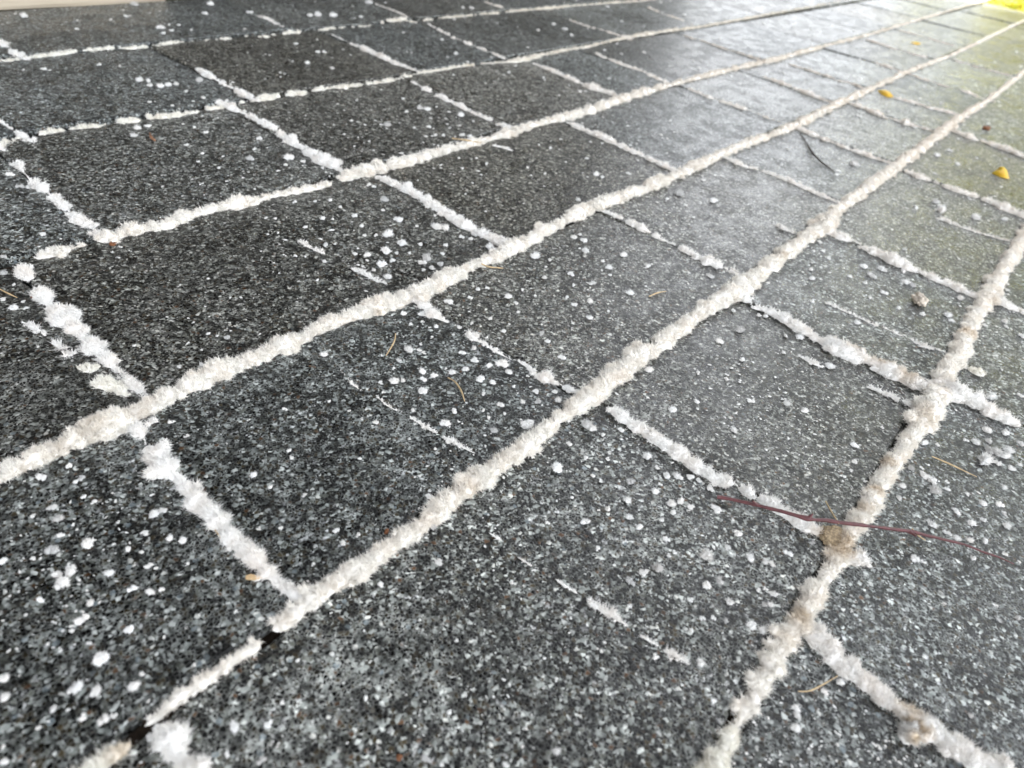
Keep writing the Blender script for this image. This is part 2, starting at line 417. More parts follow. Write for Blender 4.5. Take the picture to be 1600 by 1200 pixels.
def ridge_piece(mb, pts, hf=.85, needle=1.0, density=1.0):
    c = []; hw = []
    for (px, py, w) in pts:
        g0 = G(px, py, 0); half = w * depth(g0) / F_PX / 2
        g = G(px, py, .45 * half * hf); c.append((g[0], g[1])); hw.append(half)
    c = np.array(c); hw = np.array(hw)
    seg = np.r_[0, np.cumsum(np.linalg.norm(np.diff(c, axis=0), axis=1))]
    L = seg[-1]; dm = np.mean([depth((x, y, 0)) for x, y in c])
    if len(c) == 1 or L < 1e-5: return
    # sample along the ridge, finer where it is near
    ss = [0.0]
    while ss[-1] < L:
        i = min(np.searchsorted(seg, ss[-1], 'right'), len(seg) - 1)
        d = depth((*c[i], 0)); ss.append(ss[-1] + min(max(.0011, .0011 * d / .4), .02))
    ss = np.array(ss[:-1] + [L]); n = len(ss)
    if n < 4: ss = np.linspace(0, L, 5); n = 5
    x = np.interp(ss, seg, c[:, 0]); y = np.interp(ss, seg, c[:, 1]); a = np.interp(ss, seg, hw)
    p0 = np.c_[x, y, np.zeros(n)]
    D = np.array([depth(q) for q in p0])
    nl = np.minimum(.0026, .55 * a + .0002) * needle           # needle length
    dirv = unit(np.gradient(np.c_[x, y], axis=0)); lat = np.c_[-dirv[:, 1], dirv[:, 0]]
    a = a * (1 + .24 * noise(p0, 75, 20) + .26 * noise(p0, 190, 21) + .16 * noise(p0, 430, 22))
    a = a * (1 + np.clip(D - .6, 0, .6) * (.55 * noise(p0, 80, 29) + .35 * noise(p0, 170, 30))) * np.interp(D, [.35, .5, .8, 1.3, 2.5], [.86, .88, .86, .66, .48])
    off = a * (.16 * noise(p0, 150, 23) + .10 * noise(p0, 400, 24))
    core = np.maximum(a - .60 * nl, .4 * a)
    e = np.minimum(ss, L - ss); cap = np.sqrt(np.clip(1 - (1 - np.clip(e / np.maximum(1.5 * core, 1e-5), 0, 1)) ** 2, .02, 1))
    core = core * cap; nl = nl * (.35 + .65 * cap)
    hmod = hf * (1 + .18 * noise(p0, 190, 25))
    K = 11; phi = np.linspace(-.25, math.pi + .25, K)
    lx = np.cos(phi)[None, :] * core[:, None] + off[:, None]; lz = np.sin(phi)[None, :] * core[:, None] * hmod[:, None]
    V = np.empty((n, K, 3)); V[:, :, 0] = x[:, None] + lat[:, 0:1] * lx; V[:, :, 1] = y[:, None] + lat[:, 1:2] * lx; V[:, :, 2] = lz
    flat = V.reshape(-1, 3)
    nr = np.empty((n, K, 3)); nr[:, :, 0] = lat[:, 0:1] * np.cos(phi); nr[:, :, 1] = lat[:, 1:2] * np.cos(phi); nr[:, :, 2] = np.sin(phi)[None, :]
    flat = flat + nr.reshape(-1, 3) * (np.repeat(core, K) * (.17 * noise(flat, 190, 26) + .12 * noise(flat, 420, 27) + .05 * noise(flat, 900, 28)))[:, None]
    i = np.arange(n - 1)[:, None] * K + np.arange(K - 1)[None, :]; i = i.ravel()
    mb.add(flat, quad=np.stack([i, i + 1, i + K + 1, i + K], 1))
    # needles in little tufts
    ds = np.gradient(ss); area = ds * core * 3.2
    dens = density * 3.8e6 * np.clip(.42 / D, .06, 1.35) ** 1.7
    cnt = area * dens / 6
    tot = int(cnt.sum()) + 1
    if tot > 60000: tot = 60000
    si = rng.choice(n - 1, tot, p=cnt[:-1] / cnt[:-1].sum()) if n > 1 else np.zeros(tot, int)
    ft = rng.random(tot); kj = rng.random(tot) * (K - 1.001); kk = kj.astype(int); fk = kj - kk
    W = flat.reshape(n, K, 3)
    b = ((1 - ft) * (1 - fk))[:, None] * W[si, kk] + (ft * (1 - fk))[:, None] * W[si + 1, kk] + ((1 - ft) * fk)[:, None] * W[si, kk + 1] + (ft * fk)[:, None] * W[si + 1, kk + 1]
    nn = unit(nr[si, kk] + np.array([0, 0, .25]))
    rep = 6
    B = np.repeat(b, rep, 0); Nn = np.repeat(unit(nn + .28 * rng.normal(size=nn.shape)), rep, 0)
    lsc = np.repeat(.45 + .95 * rng.random(tot) ** 1.6, rep)
    Dn = np.repeat(D[si], rep)
    ln = np.repeat(nl[si], rep) * lsc * (.45 + .75 * rng.random(len(B)))
    rad = np.clip(.00023 * (Dn / .42) ** .85, .00015, .0011) * (.7 + .6 * rng.random(len(B)))
    rad = np.minimum(rad, ln * .30)
    B = B + rng.normal(size=B.shape) * (.00035 * np.clip(Dn / .42, .7, 3))[:, None]
    spikes(mb, B, Nn, ln, rad, .5)
    # knobs budding from the flanks
    nk = int(L / max(np.mean(a) * 1.3, .0022)) if np.mean(a) > .0012 and D.mean() < 1.7 else 0
    for q in range(nk):
        t = rng.integers(1, n - 1); sd = rng.choice([-1, 1]); rr = a[t] * rng.uniform(.16, .42)
        ctr = (x[t] + lat[t, 0] * sd * a[t] * rng.uniform(.35, 1.0), y[t] + lat[t, 1] * sd * a[t] * rng.uniform(.35, .85), a[t] * hf * rng.uniform(0, .45))
        near = D[t] < .75
        knob(mb, np.array(ctr), rr, near, nl[t], rad0=.00026 * max(D[t] / .42, .7) ** .85)

WHITE = (.87, .86, .835, 1); CREAM = (.87, .845, .79, 1); PINK = (.88, .855, .80, 1); YELL = (.88, .865, .80, 1)
def ridge(label, pieces, colour, cat='crystal ridge', group=None, hf=.85, needle=1.0, density=1.0, name='crystal_ridge', crumbs=None):
    mb = MB()
    if crumbs:                                             # loose crystal crumbs lying in the open joint
        (xa, ya), (xb, yb_), nc = crumbs
        for q in range(nc):
            t = rng.random() ** 1.4; c = G(xa + (xb - xa) * t, ya + (yb_ - ya) * t)
            c = np.interp(xa + (xb - xa) * t, [p[0] for pc in pieces for p in pc], [p[1] for pc in pieces for p in pc])
            c = G(xa + (xb - xa) * t, c); c[1] += rng.normal(0, .0026); c[2] = -.001
            knob(mb, c, rng.uniform(.0009, .0034) * rng.uniform(.6, 1), False, .0018, .0005)
    for p in pieces: ridge_piece(mb, p, hf, needle, density)
    V = np.concatenate(mb.v); mb.v = [V]; mb.a = [stain_tint_of(V)]
    g = G(pieces[0][0][0], pieces[0][0][1])
    o = mb.build(name, SALT, loc=(g[0], g[1], 0), smooth=None)
    o.color = colour
    return tag(o, label, cat, group)

GR = 'white crystal ridges growing along the long joints'
ridge('long cream crystal ridge running from the left edge up to the top right corner', [[(-30, 752, 44), (0, 738, 42), (60, 710, 44), (110, 685, 50), (160, 662, 58), (200, 647, 60), (235, 630, 54), (270, 612, 44), (330, 582, 40), (400, 556, 40), (470, 525, 40), (520, 500, 34), (580, 478, 38), (630, 462, 44), (660, 452, 48), (700, 430, 30), (740, 412, 26), (780, 396, 28), (800, 386, 34), (830, 370, 26), (880, 342, 28), (940, 315, 28), (1000, 295, 26), (1060, 270, 24), (1110, 247, 22), (1160, 225, 20), (1240, 196, 20), (1300, 165, 16), (1370, 133, 15), (1415, 112, 12), (1487, 85, 10), (1550, 55, 8), (1590, 36, 6), (1640, 14, 5)]], CREAM, group=GR)
ridge('thick cream crystal ridge running diagonally through the middle of the picture to the right edge', [[(425, 982, 28), (450, 965, 42), (475, 940, 56), (510, 915, 50), (560, 885, 46), (620, 845, 44), (660, 815, 44), (700, 780, 46), (730, 757, 50), (745, 745, 52), (780, 722, 38), (800, 712, 36), (825, 692, 44), (850, 672, 32), (870, 655, 28), (900, 632, 42), (930, 610, 54), (950, 592, 44), (990, 560, 36), (1030, 535, 36), (1060, 512, 32), (1090, 490, 26), (1120, 470, 32), (1150, 450, 44), (1180, 432, 34), (1220, 400, 30), (1260, 370, 28), (1290, 350, 30), (1310, 325, 24), (1350, 295, 24), (1400, 258, 24), (1450, 222, 22), (1500, 182, 18), (1540, 158, 14), (1580, 128, 12), (1610, 104, 10)]], CREAM, group=GR)
ridge('slender tapering crystal ridge near the bottom left, pointing at a gap on either side', [[(226, 1132, 18), (240, 1122, 24), (260, 1105, 26), (300, 1075, 28), (350, 1040, 30), (385, 1015, 36), (406, 1000, 28)]], CREAM, group=GR)
ridge('yellow tipped crystal ridge cut off by the bottom edge at lower left', [[(90, 1245, 60), (120, 1217, 58), (150, 1192, 52), (180, 1172, 48), (203, 1158, 38)]], YELL, group=GR)
ridge('thick ridge with tan dirt patches running up the right side to the edge', [[(1150, 1132, 40), (1165, 1108, 46), (1195, 1060, 57), (1215, 1020, 60), (1240, 985, 55), (1258, 955, 43), (1274, 928, 40), (1298, 890, 41), (1322, 850, 41), (1350, 800, 38), (1370, 770, 38), (1400, 720, 38), (1420, 690, 40), (1440, 660, 46), (1455, 640, 43), (1470, 605, 38), (1480, 580, 40), (1500, 550, 31), (1520, 500, 24), (1545, 465, 40), (1560, 435, 26), (1580, 400, 28), (1605, 365, 26), (1640, 320, 22)]], PINK, group=GR)
ridge('yellowish fuzzy ridge end cut off by the bottom edge right of centre', [[(1095, 1260, 66), (1115, 1217, 64), (1135, 1170, 58), (1150, 1128, 44)]], YELL, group=GR)
ridge('cream crystal ridge starting beside the left edge junction and passing above the middle', [[(54, 403, 24), (68, 398, 28), (90, 392, 30), (115, 385, 20), (135, 381, 14)], [(152, 374, 30), (170, 368, 38), (200, 360, 30), (260, 348, 34), (290, 335, 28), (340, 322, 26), (390, 312, 34), (430, 302, 24), (470, 295, 22), (500, 290, 18), (518, 284, 14)], [(530, 276, 26), (560, 266, 34), (600, 258, 30), (660, 243, 22), (720, 226, 20), (760, 216, 20), (800, 205, 24), (830, 195, 18), (880, 182, 20), (920, 172, 18), (980, 150, 20), (1050, 130, 16), (1110, 115, 14), (1160, 103, 12), (1210, 92, 14), (1260, 78, 12), (1300, 68, 11), (1350, 55, 10), (1445, 27, 8), (1520, 5, 6), (1570, -8, 5)]], CREAM, group=GR)
ridge('beaded yellowish white ridge along the dark joint in the upper left quarter', [[(-8, 234, 18), (10, 224, 20), (24, 219, 14)], [(60, 210, 16), (80, 206, 20), (100, 202, 12)], [(106, 201, 10), (125, 199, 16), (155, 197, 16), (165, 194, 10)], [(180, 191, 16), (200, 189, 20), (220, 187, 16)], [(228, 185, 14), (255, 181, 24), (280, 178, 20), (310, 174, 12)], [(322, 171, 10), (340, 168, 12), (352, 166, 8)], [(400, 156, 16), (420, 152, 20), (438, 149, 12)], [(445, 148, 14), (470, 145, 18), (480, 142, 10)], [(486, 141, 12), (520, 137, 14), (540, 135, 18), (565, 132, 14)], [(570, 131, 12), (600, 128, 16), (620, 124, 12), (640, 118, 16)], [(648, 116, 10), (668, 112, 13), (690, 109, 8), (710, 104, 12), (742, 100, 9)], [(752, 99, 6), (770, 98, 9), (785, 97, 6), (805, 95, 12), (830, 90, 14), (845, 86, 8), (870, 80, 12), (895, 76, 8), (920, 72, 12), (940, 67, 8), (980, 58, 10), (1040, 48, 10), (1090, 42, 10), (1140, 33, 8), (1200, 22, 8), (1280, 8, 6), (1340, -4, 5)]], YELL, group=GR, crumbs=((0, 228), (1000, 55), 45), hf=.5)
ridge('uppermost beaded crystal line in the dark joint nearest the timber board', [[(-5, 98, 12), (10, 95, 14), (30, 93, 10)], [(33, 92, 8), (60, 88, 12), (90, 84, 14), (120, 79, 10)], [(128, 78, 10), (160, 75, 16), (176, 74, 10)], [(184, 74, 8), (205, 75, 12), (230, 72, 8)], [(240, 72, 10), (265, 68, 16), (284, 65, 12)], [(322, 64, 8), (328, 63, 9)], [(335, 63, 7), (341, 62, 8)], [(345, 62, 8), (362, 60, 10)], [(412, 58, 10), (422, 57, 9)], [(440, 53, 10), (455, 50, 16), (470, 49, 10)], [(496, 47, 9), (515, 45, 12), (524, 44, 8)], [(528, 44, 8), (540, 43, 6)], [(560, 42, 7), (580, 40, 8)], [(606, 32, 12), (620, 30, 18), (634, 28, 10)], [(638, 34, 8), (652, 34, 9)], [(660, 32, 8), (676, 30, 7)], [(684, 28, 7), (720, 25, 9), (738, 23, 8)], [(748, 22, 8), (780, 20, 9)], [(790, 18, 8), (860, 12, 10), (900, 8, 8), (1000, 1, 7), (1040, -4, 5)]], YELL, group=GR, crumbs=((0, 95), (860, 12), 50), hf=.5)

GC = 'white crystal ridges growing along the short cross joints'
CR = [
 ('tall bluish white cross ridge at the left edge dropping to the long cream ridge', [[(30, 414, 22), (40, 424, 34), (52, 434, 24)], [(58, 448, 26), (70, 465, 30), (95, 490, 34), (120, 515, 28), (150, 545, 26), (180, 575, 26), (205, 600, 26), (228, 622, 26)]]),
 ('white cross ridge between the dotted paver and the bare brownish paver above the middle', [[(604, 279, 20), (640, 295, 18), (680, 320, 20), (720, 345, 22), (760, 365, 22), (792, 381, 22)]]),
 ('thin white cross ridge left of the paver with the bluish sky reflection', [[(884, 189, 6), (900, 196, 10), (922, 205, 14), (960, 222, 16), (1000, 240, 16), (1050, 264, 14)]]),
 ('thin crystal line right of the paver with the bluish sky reflection', [[(1084, 141, 8), (1110, 151, 14), (1116, 154, 10)], [(1122, 156, 12), (1140, 161, 14), (1168, 171, 12)], [(1178, 175, 6), (1200, 184, 10), (1225, 192, 8)]]),
 ('spiky white cross ridge at lower left falling to the thick middle ridge', [[(207, 655, 36), (225, 680, 28)], [(228, 694, 34), (245, 710, 48), (260, 735, 46), (280, 747, 26), (305, 777, 34), (340, 815, 36), (360, 840, 36), (385, 855, 40), (410, 885, 34), (440, 910, 34), (465, 930, 40)]]),
 ('beaded white cross joint left of the paver with evenly dotted clumps', [[(646, 464, 30), (668, 480, 20)], [(664, 480, 16), (680, 491, 20), (700, 503, 12)], [(703, 505, 5), (712, 509, 7)], [(713, 511, 11), (721, 513, 9)], [(726, 518, 18), (740, 525, 26), (752, 532, 14), (772, 545, 12), (788, 556, 5), (800, 562, 4)], [(808, 562, 5), (826, 572, 12), (838, 583, 16)], [(836, 582, 20), (858, 590, 32), (872, 598, 20)], [(878, 602, 5), (892, 608, 12), (902, 612, 10)]]),
 ('beaded white cross joint left of the silvery sheen paver', [[(948, 330, 10), (960, 334, 14), (974, 340, 14)], [(978, 343, 10), (990, 349, 16), (1003, 356, 14), (1018, 363, 4)], [(1018, 365, 12), (1035, 372, 14), (1056, 382, 6)], [(1060, 384, 12), (1080, 394, 18), (1105, 406, 24), (1130, 417, 16)], [(1138, 421, 12), (1150, 424, 18), (1158, 430, 10)]]),
 ('faint narrow cross joint right of the silvery sheen paver', [[(1138, 247, 12), (1160, 257, 12), (1185, 264, 9)], [(1188, 265, 7), (1240, 284, 12), (1280, 303, 10), (1312, 316, 12)]]),
 ('bold white cross ridge leading from the middle ridge down to the purple twig', [[(962, 642, 22), (980, 653, 28), (1000, 665, 28), (1025, 682, 26), (1060, 705, 34), (1085, 722, 34), (1120, 745, 34), (1148, 754, 18)], [(1154, 760, 24), (1172, 769, 28), (1182, 774, 14)], [(1185, 774, 24), (1210, 788, 34), (1240, 805, 42), (1265, 818, 42), (1280, 828, 30)]]),
 ('knobbly dirt capped cross ridge above the ridge crossing at right', [[(1152, 455, 26), (1165, 462, 32), (1175, 468, 24)], [(1174, 476, 16), (1190, 482, 16)], [(1188, 480, 14), (1212, 488, 20), (1240, 505, 24), (1280, 525, 30), (1320, 545, 34), (1360, 560, 30), (1400, 580, 34), (1430, 595, 26), (1458, 602, 24)]]),
 ('white cross ridge above the small rusty pebble', [[(1290, 356, 22), (1310, 365, 26), (1332, 374, 14)], [(1346, 382, 16), (1360, 388, 26), (1378, 396, 20), (1400, 406, 24), (1418, 416, 18), (1440, 424, 14), (1458, 430, 24), (1468, 438, 14), (1482, 440, 22), (1500, 448, 26), (1522, 460, 16)]]),
 ('lumpy cross joint line left of the folded yellow leaf', [[(1414, 265, 10), (1435, 274, 14), (1456, 281, 10)], [(1458, 282, 8), (1468, 286, 10)], [(1472, 286, 14), (1500, 297, 16), (1530, 306, 14)], [(1534, 308, 12), (1560, 318, 18), (1605, 337, 18)]]),
 ('thin cross joint line above the folded yellow leaf', [[(1496, 205, 12), (1515, 212, 14), (1530, 218, 10)], [(1532, 218, 10), (1565, 228, 14), (1605, 244, 14)]]),
 ('broad right hand branch of the forked ridge running off the bottom right corner', [[(1255, 972, 36), (1272, 988, 54), (1290, 1000, 50), (1310, 1025, 50), (1340, 1050, 46), (1370, 1075, 34), (1400, 1100, 34), (1430, 1125, 42), (1460, 1140, 60), (1500, 1165, 60), (1560, 1195, 56), (1600, 1220, 52), (1640, 1245, 50)]]),
 ('short thick cross ridge ending in a round tip right of the ridge crossing', [[(1470, 598, 42), (1490, 610, 38), (1505, 616, 30), (1530, 628, 34), (1560, 645, 34), (1584, 656, 26)]]),
 ('short crystal stub at the right edge beside the upper ridge crossing', [[(1552, 462, 26), (1575, 475, 22), (1605, 488, 18)]]),
 ('bluish cross ridge at upper left between the curled brown scrap and the smooth dark paver', [[(350, 162, 14), (365, 168, 20), (385, 176, 12)], [(388, 178, 10), (405, 188, 16), (432, 200, 16)], [(434, 204, 16), (455, 218, 22), (474, 230, 16)], [(476, 232, 20), (500, 244, 26), (520, 254, 24), (532, 264, 10)]]),
 ('thin pale cross line near the top centre with three swollen beads', [[(640, 126, 5), (652, 132, 6)], [(658, 134, 7), (668, 141, 11), (676, 145, 4)], [(682, 147, 10), (700, 156, 14), (710, 160, 8)], [(708, 160, 8), (722, 166, 14), (736, 173, 12), (765, 186, 12), (770, 188, 5)], [(776, 191, 10), (795, 198, 14)]]),
 ('straight thin white cross line right of top centre', [[(832, 97, 6), (860, 108, 10), (905, 127, 12)], [(910, 130, 14), (930, 136, 14), (958, 146, 10), (975, 154, 8)]]),
 ('broken crystal bead line in the left edge cross joint above the corner junction', [[(-6, 226, 16), (8, 236, 14)], [(20, 250, 12), (30, 258, 20), (38, 268, 8)], [(46, 280, 20), (62, 288, 28), (74, 298, 16)], [(78, 304, 18), (92, 315, 22), (104, 326, 16)], [(108, 330, 20), (125, 342, 26), (146, 352, 22)], [(146, 360, 16), (160, 368, 24)]]),
 ('white beads in the cross joint right of the lichen ringed paver', [[(265, 80, 2.5), (290, 94, 3), (306, 104, 3)], [(308, 106, 8), (320, 113, 14), (334, 121, 10)], [(342, 126, 10), (352, 131, 10), (364, 138, 5)], [(366, 138, 11), (380, 146, 14), (396, 153, 12)]]),
 ('thin white cross line left of top centre, thickening downward', [[(517, 53, 3), (540, 64, 4)], [(546, 67, 5), (560, 71, 9), (590, 84, 12), (620, 98, 11), (655, 111, 6)]]),
 ('dotted thin cross line at top centre', [[(668, 36, 3), (680, 43, 5)], [(682, 44, 6), (698, 52, 8), (704, 55, 3)], [(706, 57, 6), (712, 60, 6)], [(722, 62, 5), (732, 67, 10), (738, 70, 4)], [(746, 73, 5), (756, 77, 8), (762, 80, 3)], [(768, 81, 6), (778, 86, 8), (790, 91, 6)]]),
 ('short pale cross line at the top just right of centre', [[(858, 21, 3), (885, 30, 4)], [(888, 30, 6), (910, 38, 8), (930, 44, 8)], [(936, 45, 7), (950, 49, 10), (978, 58, 9)]]),
 ('broken cross line among olive tinted pavers at the top right of centre', [[(938, 86, 7), (946, 90, 7)], [(952, 92, 6), (970, 99, 9), (1003, 109, 10)], [(1010, 114, 8), (1024, 120, 12), (1045, 129, 10)]]),
 ('short bead pair at the left edge on the second joint from the top', [[(-4, 186, 6), (20, 202, 4)], [(22, 203, 9), (36, 212, 14), (48, 220, 12)]]),
 ('white bead cluster at the left edge just under the timber board', [[(-4, 63, 10), (8, 72, 12)], [(12, 76, 12), (24, 82, 14), (34, 88, 10)]]),
 ('white smear in the short cross joint at the top, left of centre', [[(402, 24, 8), (420, 30, 10), (436, 39, 7)]]),
 ('faint hairline cross joint at the top, left of centre', [[(585, 5, 3), (615, 16, 4), (638, 26, 5)]]),
 ('faint cross joint at the very top, right of centre', [[(755, 2, 5), (772, 7, 7), (787, 12, 6)]]),
 ('short thick stubby ridge standing at the bottom left edge', [[(258, 1140, 40), (268, 1154, 54), (280, 1180, 56), (300, 1212, 58), (318, 1240, 56)]]),
 ('olive tinted faint cross line at top right of centre', [[(1012, 10, 6), (1028, 18, 7)], [(1034, 20, 7), (1055, 27, 8), (1070, 33, 6)], [(1074, 35, 7), (1084, 39, 6)]]),
 ('dotted hairline cross joint beside the pale sheen near the top', [[(1067, 54, 4), (1084, 60, 6)], [(1090, 60, 5), (1120, 71, 6), (1140, 78, 5)], [(1150, 80, 6), (1190, 93, 8)]]),
 ('blurred cross line with beads just beyond the dark short twig', [[(1240, 196, 8), (1258, 203, 14), (1276, 212, 12)], [(1282, 214, 10), (1306, 222, 14), (1330, 232, 12)], [(1330, 232, 12), (1356, 241, 14), (1386, 252, 10)]]),
 ('blurred cross line below the small yellow leaf', [[(1328, 160, 8), (1350, 167, 10), (1388, 184, 12)], [(1394, 184, 9), (1412, 189, 14), (1432, 197, 10)], [(1438, 197, 9), (1455, 202, 10), (1472, 208, 7)]]),
 ('blurred cross line starting at the small yellow leaf', [[(1398, 152, 8), (1438, 162, 9)], [(1446, 166, 8), (1475, 172, 9), (1506, 180, 10)]]),
 ('dotted blurred cross joint on the yellow green reflecting pavers', [[(1428, 117, 8), (1446, 124, 10), (1452, 126, 3), (1464, 130, 3), (1468, 131, 9), (1478, 134, 9), (1484, 136, 3), (1500, 140, 3), (1506, 142, 10), (1516, 145, 9), (1520, 148, 3), (1526, 150, 11), (1545, 155, 10)]]),
 ('farthest dotted cross line near the right edge', [[(1490, 93, 6), (1503, 97, 8)], [(1518, 101, 7), (1528, 105, 7)], [(1542, 108, 6), (1596, 122, 6)]]),
 ('blurred cross line in the middle row right of the white sky reflection', [[(1198, 121, 7), (1238, 134, 12)], [(1240, 136, 9), (1270, 147, 12), (1300, 159, 10)]]),
 ('second blurred cross line in the middle row right of the white sky reflection', [[(1232, 99, 6), (1262, 108, 7), (1300, 120, 9)], [(1306, 124, 7), (1330, 128, 9), (1352, 138, 10)]]),
 ('third blurred cross line in the middle row, broken near its lower end', [[(1378, 100, 9), (1398, 107, 11)], [(1404, 110, 8), (1412, 112, 8)]]),
 ('dashed far cross line between the two top right ridges', [[(1360, 63, 7), (1380, 69, 8), (1384, 71, 7), (1396, 75, 7), (1402, 77, 3), (1418, 81, 3), (1424, 83, 8), (1440, 87, 7)]]),
 ('far dashed cross line close to the top right corner', [[(1404, 46, 6), (1434, 54, 6), (1440, 56, 3), (1450, 59, 3), (1454, 60, 7), (1480, 68, 6), (1496, 72, 6)]]),
]
def joined(pcs):
    """run the crust on into the ridges at both ends and leave a thin film of salt in its gaps"""
    out = [[(a, b, w * 1.1 if w > 5 else w) for a, b, w in p] for p in pcs]
    def ext(p, q):
        d = math.hypot(p[0] - q[0], p[1] - q[1]) or 1; e = min(14, 6 + .4 * p[2])
        return (p[0] + (p[0] - q[0]) / d * e, p[1] + (p[1] - q[1]) / d * e, max(4, p[2] * .8))
    if pcs[0][0][0] > 60 and pcs[0][0][2] > 6: out[0].insert(0, ext(out[0][0], out[0][1]))
    if pcs[-1][-1][2] > 6: out[-1].append(ext(out[-1][-1], out[-1][-2]))
    for p, q in zip(pcs[:-1], pcs[1:]):
        a, b = p[-1], q[0]
        if math.hypot(a[0] - b[0], a[1] - b[1]) > 5:
            w = min(6, .35 * min(a[2], b[2]) + 2); out.append([(a[0], a[1], w), ((a[0] + b[0]) / 2, (a[1] + b[1]) / 2, w * .8), (b[0], b[1], w)])
    return out
for lab, pcs in CR: ridge(lab, joined(pcs), WHITE, group=GC)
# side growths and bumps beside the ridges
ridge('second fuzzy ridge squeezed beside the bottom of the left bluish white cross ridge', [[(120, 571, 18), (140, 578, 26), (160, 571, 16)], [(148, 590, 28), (165, 600, 36), (185, 606, 38), (200, 622, 20)]], YELL, 'crystal growth', name='crystal_growth')
ridge('knob of crystals hanging below the ridge left of the upper right crossing', [[(1128, 470, 22), (1140, 476, 26)]], CREAM, 'crystal growth', name='crystal_growth')
ridge('fuzzy knob bulging from the right ridge toward the speckled paver', [[(1450, 662, 30), (1462, 668, 26)]], PINK, 'crystal growth', name='crystal_growth')
ridge('loose white crumbs spreading right of the ridge, above the crossing', [[(1488, 560, 18), (1500, 575, 20)], [(1512, 572, 16), (1530, 580, 24), (1540, 584, 14)]], YELL, 'crystal growth', name='crystal_growth')
ridge('small crystal tail hooking from the ridge below the beaded upper joint at centre', [[(768, 226, 6), (785, 229, 7), (802, 235, 5)]], WHITE, 'crystal growth', name='crystal_growth')
ridge('low white mound bulging under the dirt capped cross ridge', [[(1360, 572, 20), (1378, 577, 26), (1392, 586, 20)]], WHITE, 'crystal growth', name='crystal_growth')
ridge('thin white side growth between the two ridges right of the purple twig', [[(1318, 880, 20), (1325, 872, 30), (1345, 870, 34), (1362, 878, 24)]], WHITE, 'crystal growth', name='crystal_growth')

GS = 'thin broken crack lines of white crystals across pavers'
def streak(lab, pcs): ridge(lab, [[(a, b, w * .9 + 1.6) for a, b, w in p] for p in pcs], WHITE, 'crack line', GS, hf=1.15, needle=1.7, density=1.5, name='crystal_crack_line')
streak('broken white crack line across the paver left of the long middle ridge', [[(530, 578, 2.5), (540, 588, 4)], [(542, 590, 6), (552, 600, 11), (566, 612, 3)], [(582, 616, 3), (590, 620, 5), (605, 632, 9), (618, 640, 5), (628, 645, 2.5)], [(638, 652, 4), (646, 654, 6), (660, 663, 9), (678, 672, 12), (682, 676, 3)], [(690, 681, 5), (710, 690, 12), (724, 698, 7), (742, 708, 2.5)]])
streak('broken white crack line with tall spiky tufts crossing the big bottom paver', [[(764, 831, 3), (776, 838, 8), (784, 844, 3)], [(808, 869, 3), (832, 884, 3)], [(868, 904, 4), (880, 911, 9), (902, 926, 5)], [(917, 937, 10), (936, 948, 20), (955, 958, 22), (968, 968, 10), (980, 978, 2.5)], [(998, 990, 4), (1012, 998, 10), (1030, 1010, 6)], [(1036, 1014, 14), (1052, 1020, 24), (1068, 1030, 20), (1076, 1040, 6)], [(1080, 1043, 3), (1108, 1056, 5), (1130, 1073, 4), (1150, 1086, 3.5), (1152, 1096, 3)]])
streak('slanting line of yellowish tufts beside the left edge', [[(36, 502, 3), (44, 506, 10), (52, 510, 18), (62, 520, 6)], [(64, 518, 10), (72, 524, 8)], [(80, 532, 20), (92, 537, 26), (102, 545, 12)], [(96, 548, 10), (108, 552, 18), (116, 558, 8)]])
streak('tiny two tuft streak on the bare left part of the dotted paver', [[(465, 374, 3), (474, 378, 9), (482, 385, 4), (492, 388, 10), (508, 396, 3)]])
streak('short spiky white streak on the dotted paver left of centre', [[(550, 418, 2.5), (565, 424, 13), (585, 434, 10), (604, 443, 3)]])
streak('long thin white streak across the dusty paver above the ridge crossing', [[(1285, 471, 3), (1300, 476, 6), (1318, 484, 9), (1340, 494, 7), (1372, 509, 9)], [(1378, 510, 4), (1400, 520, 6), (1412, 526, 3)], [(1418, 526, 4), (1432, 534, 9), (1446, 541, 12), (1462, 545, 5), (1478, 550, 3)]])
streak('fine straight white streak on the pale paver near the right edge', [[(1462, 339, 5), (1480, 344, 7), (1500, 353, 4), (1520, 359, 6), (1545, 367, 4), (1580, 377, 3)]])
streak('white streak touching the ridge just below the crossing at right', [[(1354, 603, 6), (1372, 608, 10), (1390, 615, 14), (1406, 623, 12)], [(1411, 624, 10), (1424, 630, 14), (1434, 633, 8)]])
streak('faint white streak near the dirt capped ridge', [[(1246, 554, 4), (1264, 562, 10), (1286, 573, 6)]])
streak('little white streak left of the ridge on the silvery sheen paver', [[(1212, 350, 6), (1224, 355, 10), (1242, 364, 4)]])

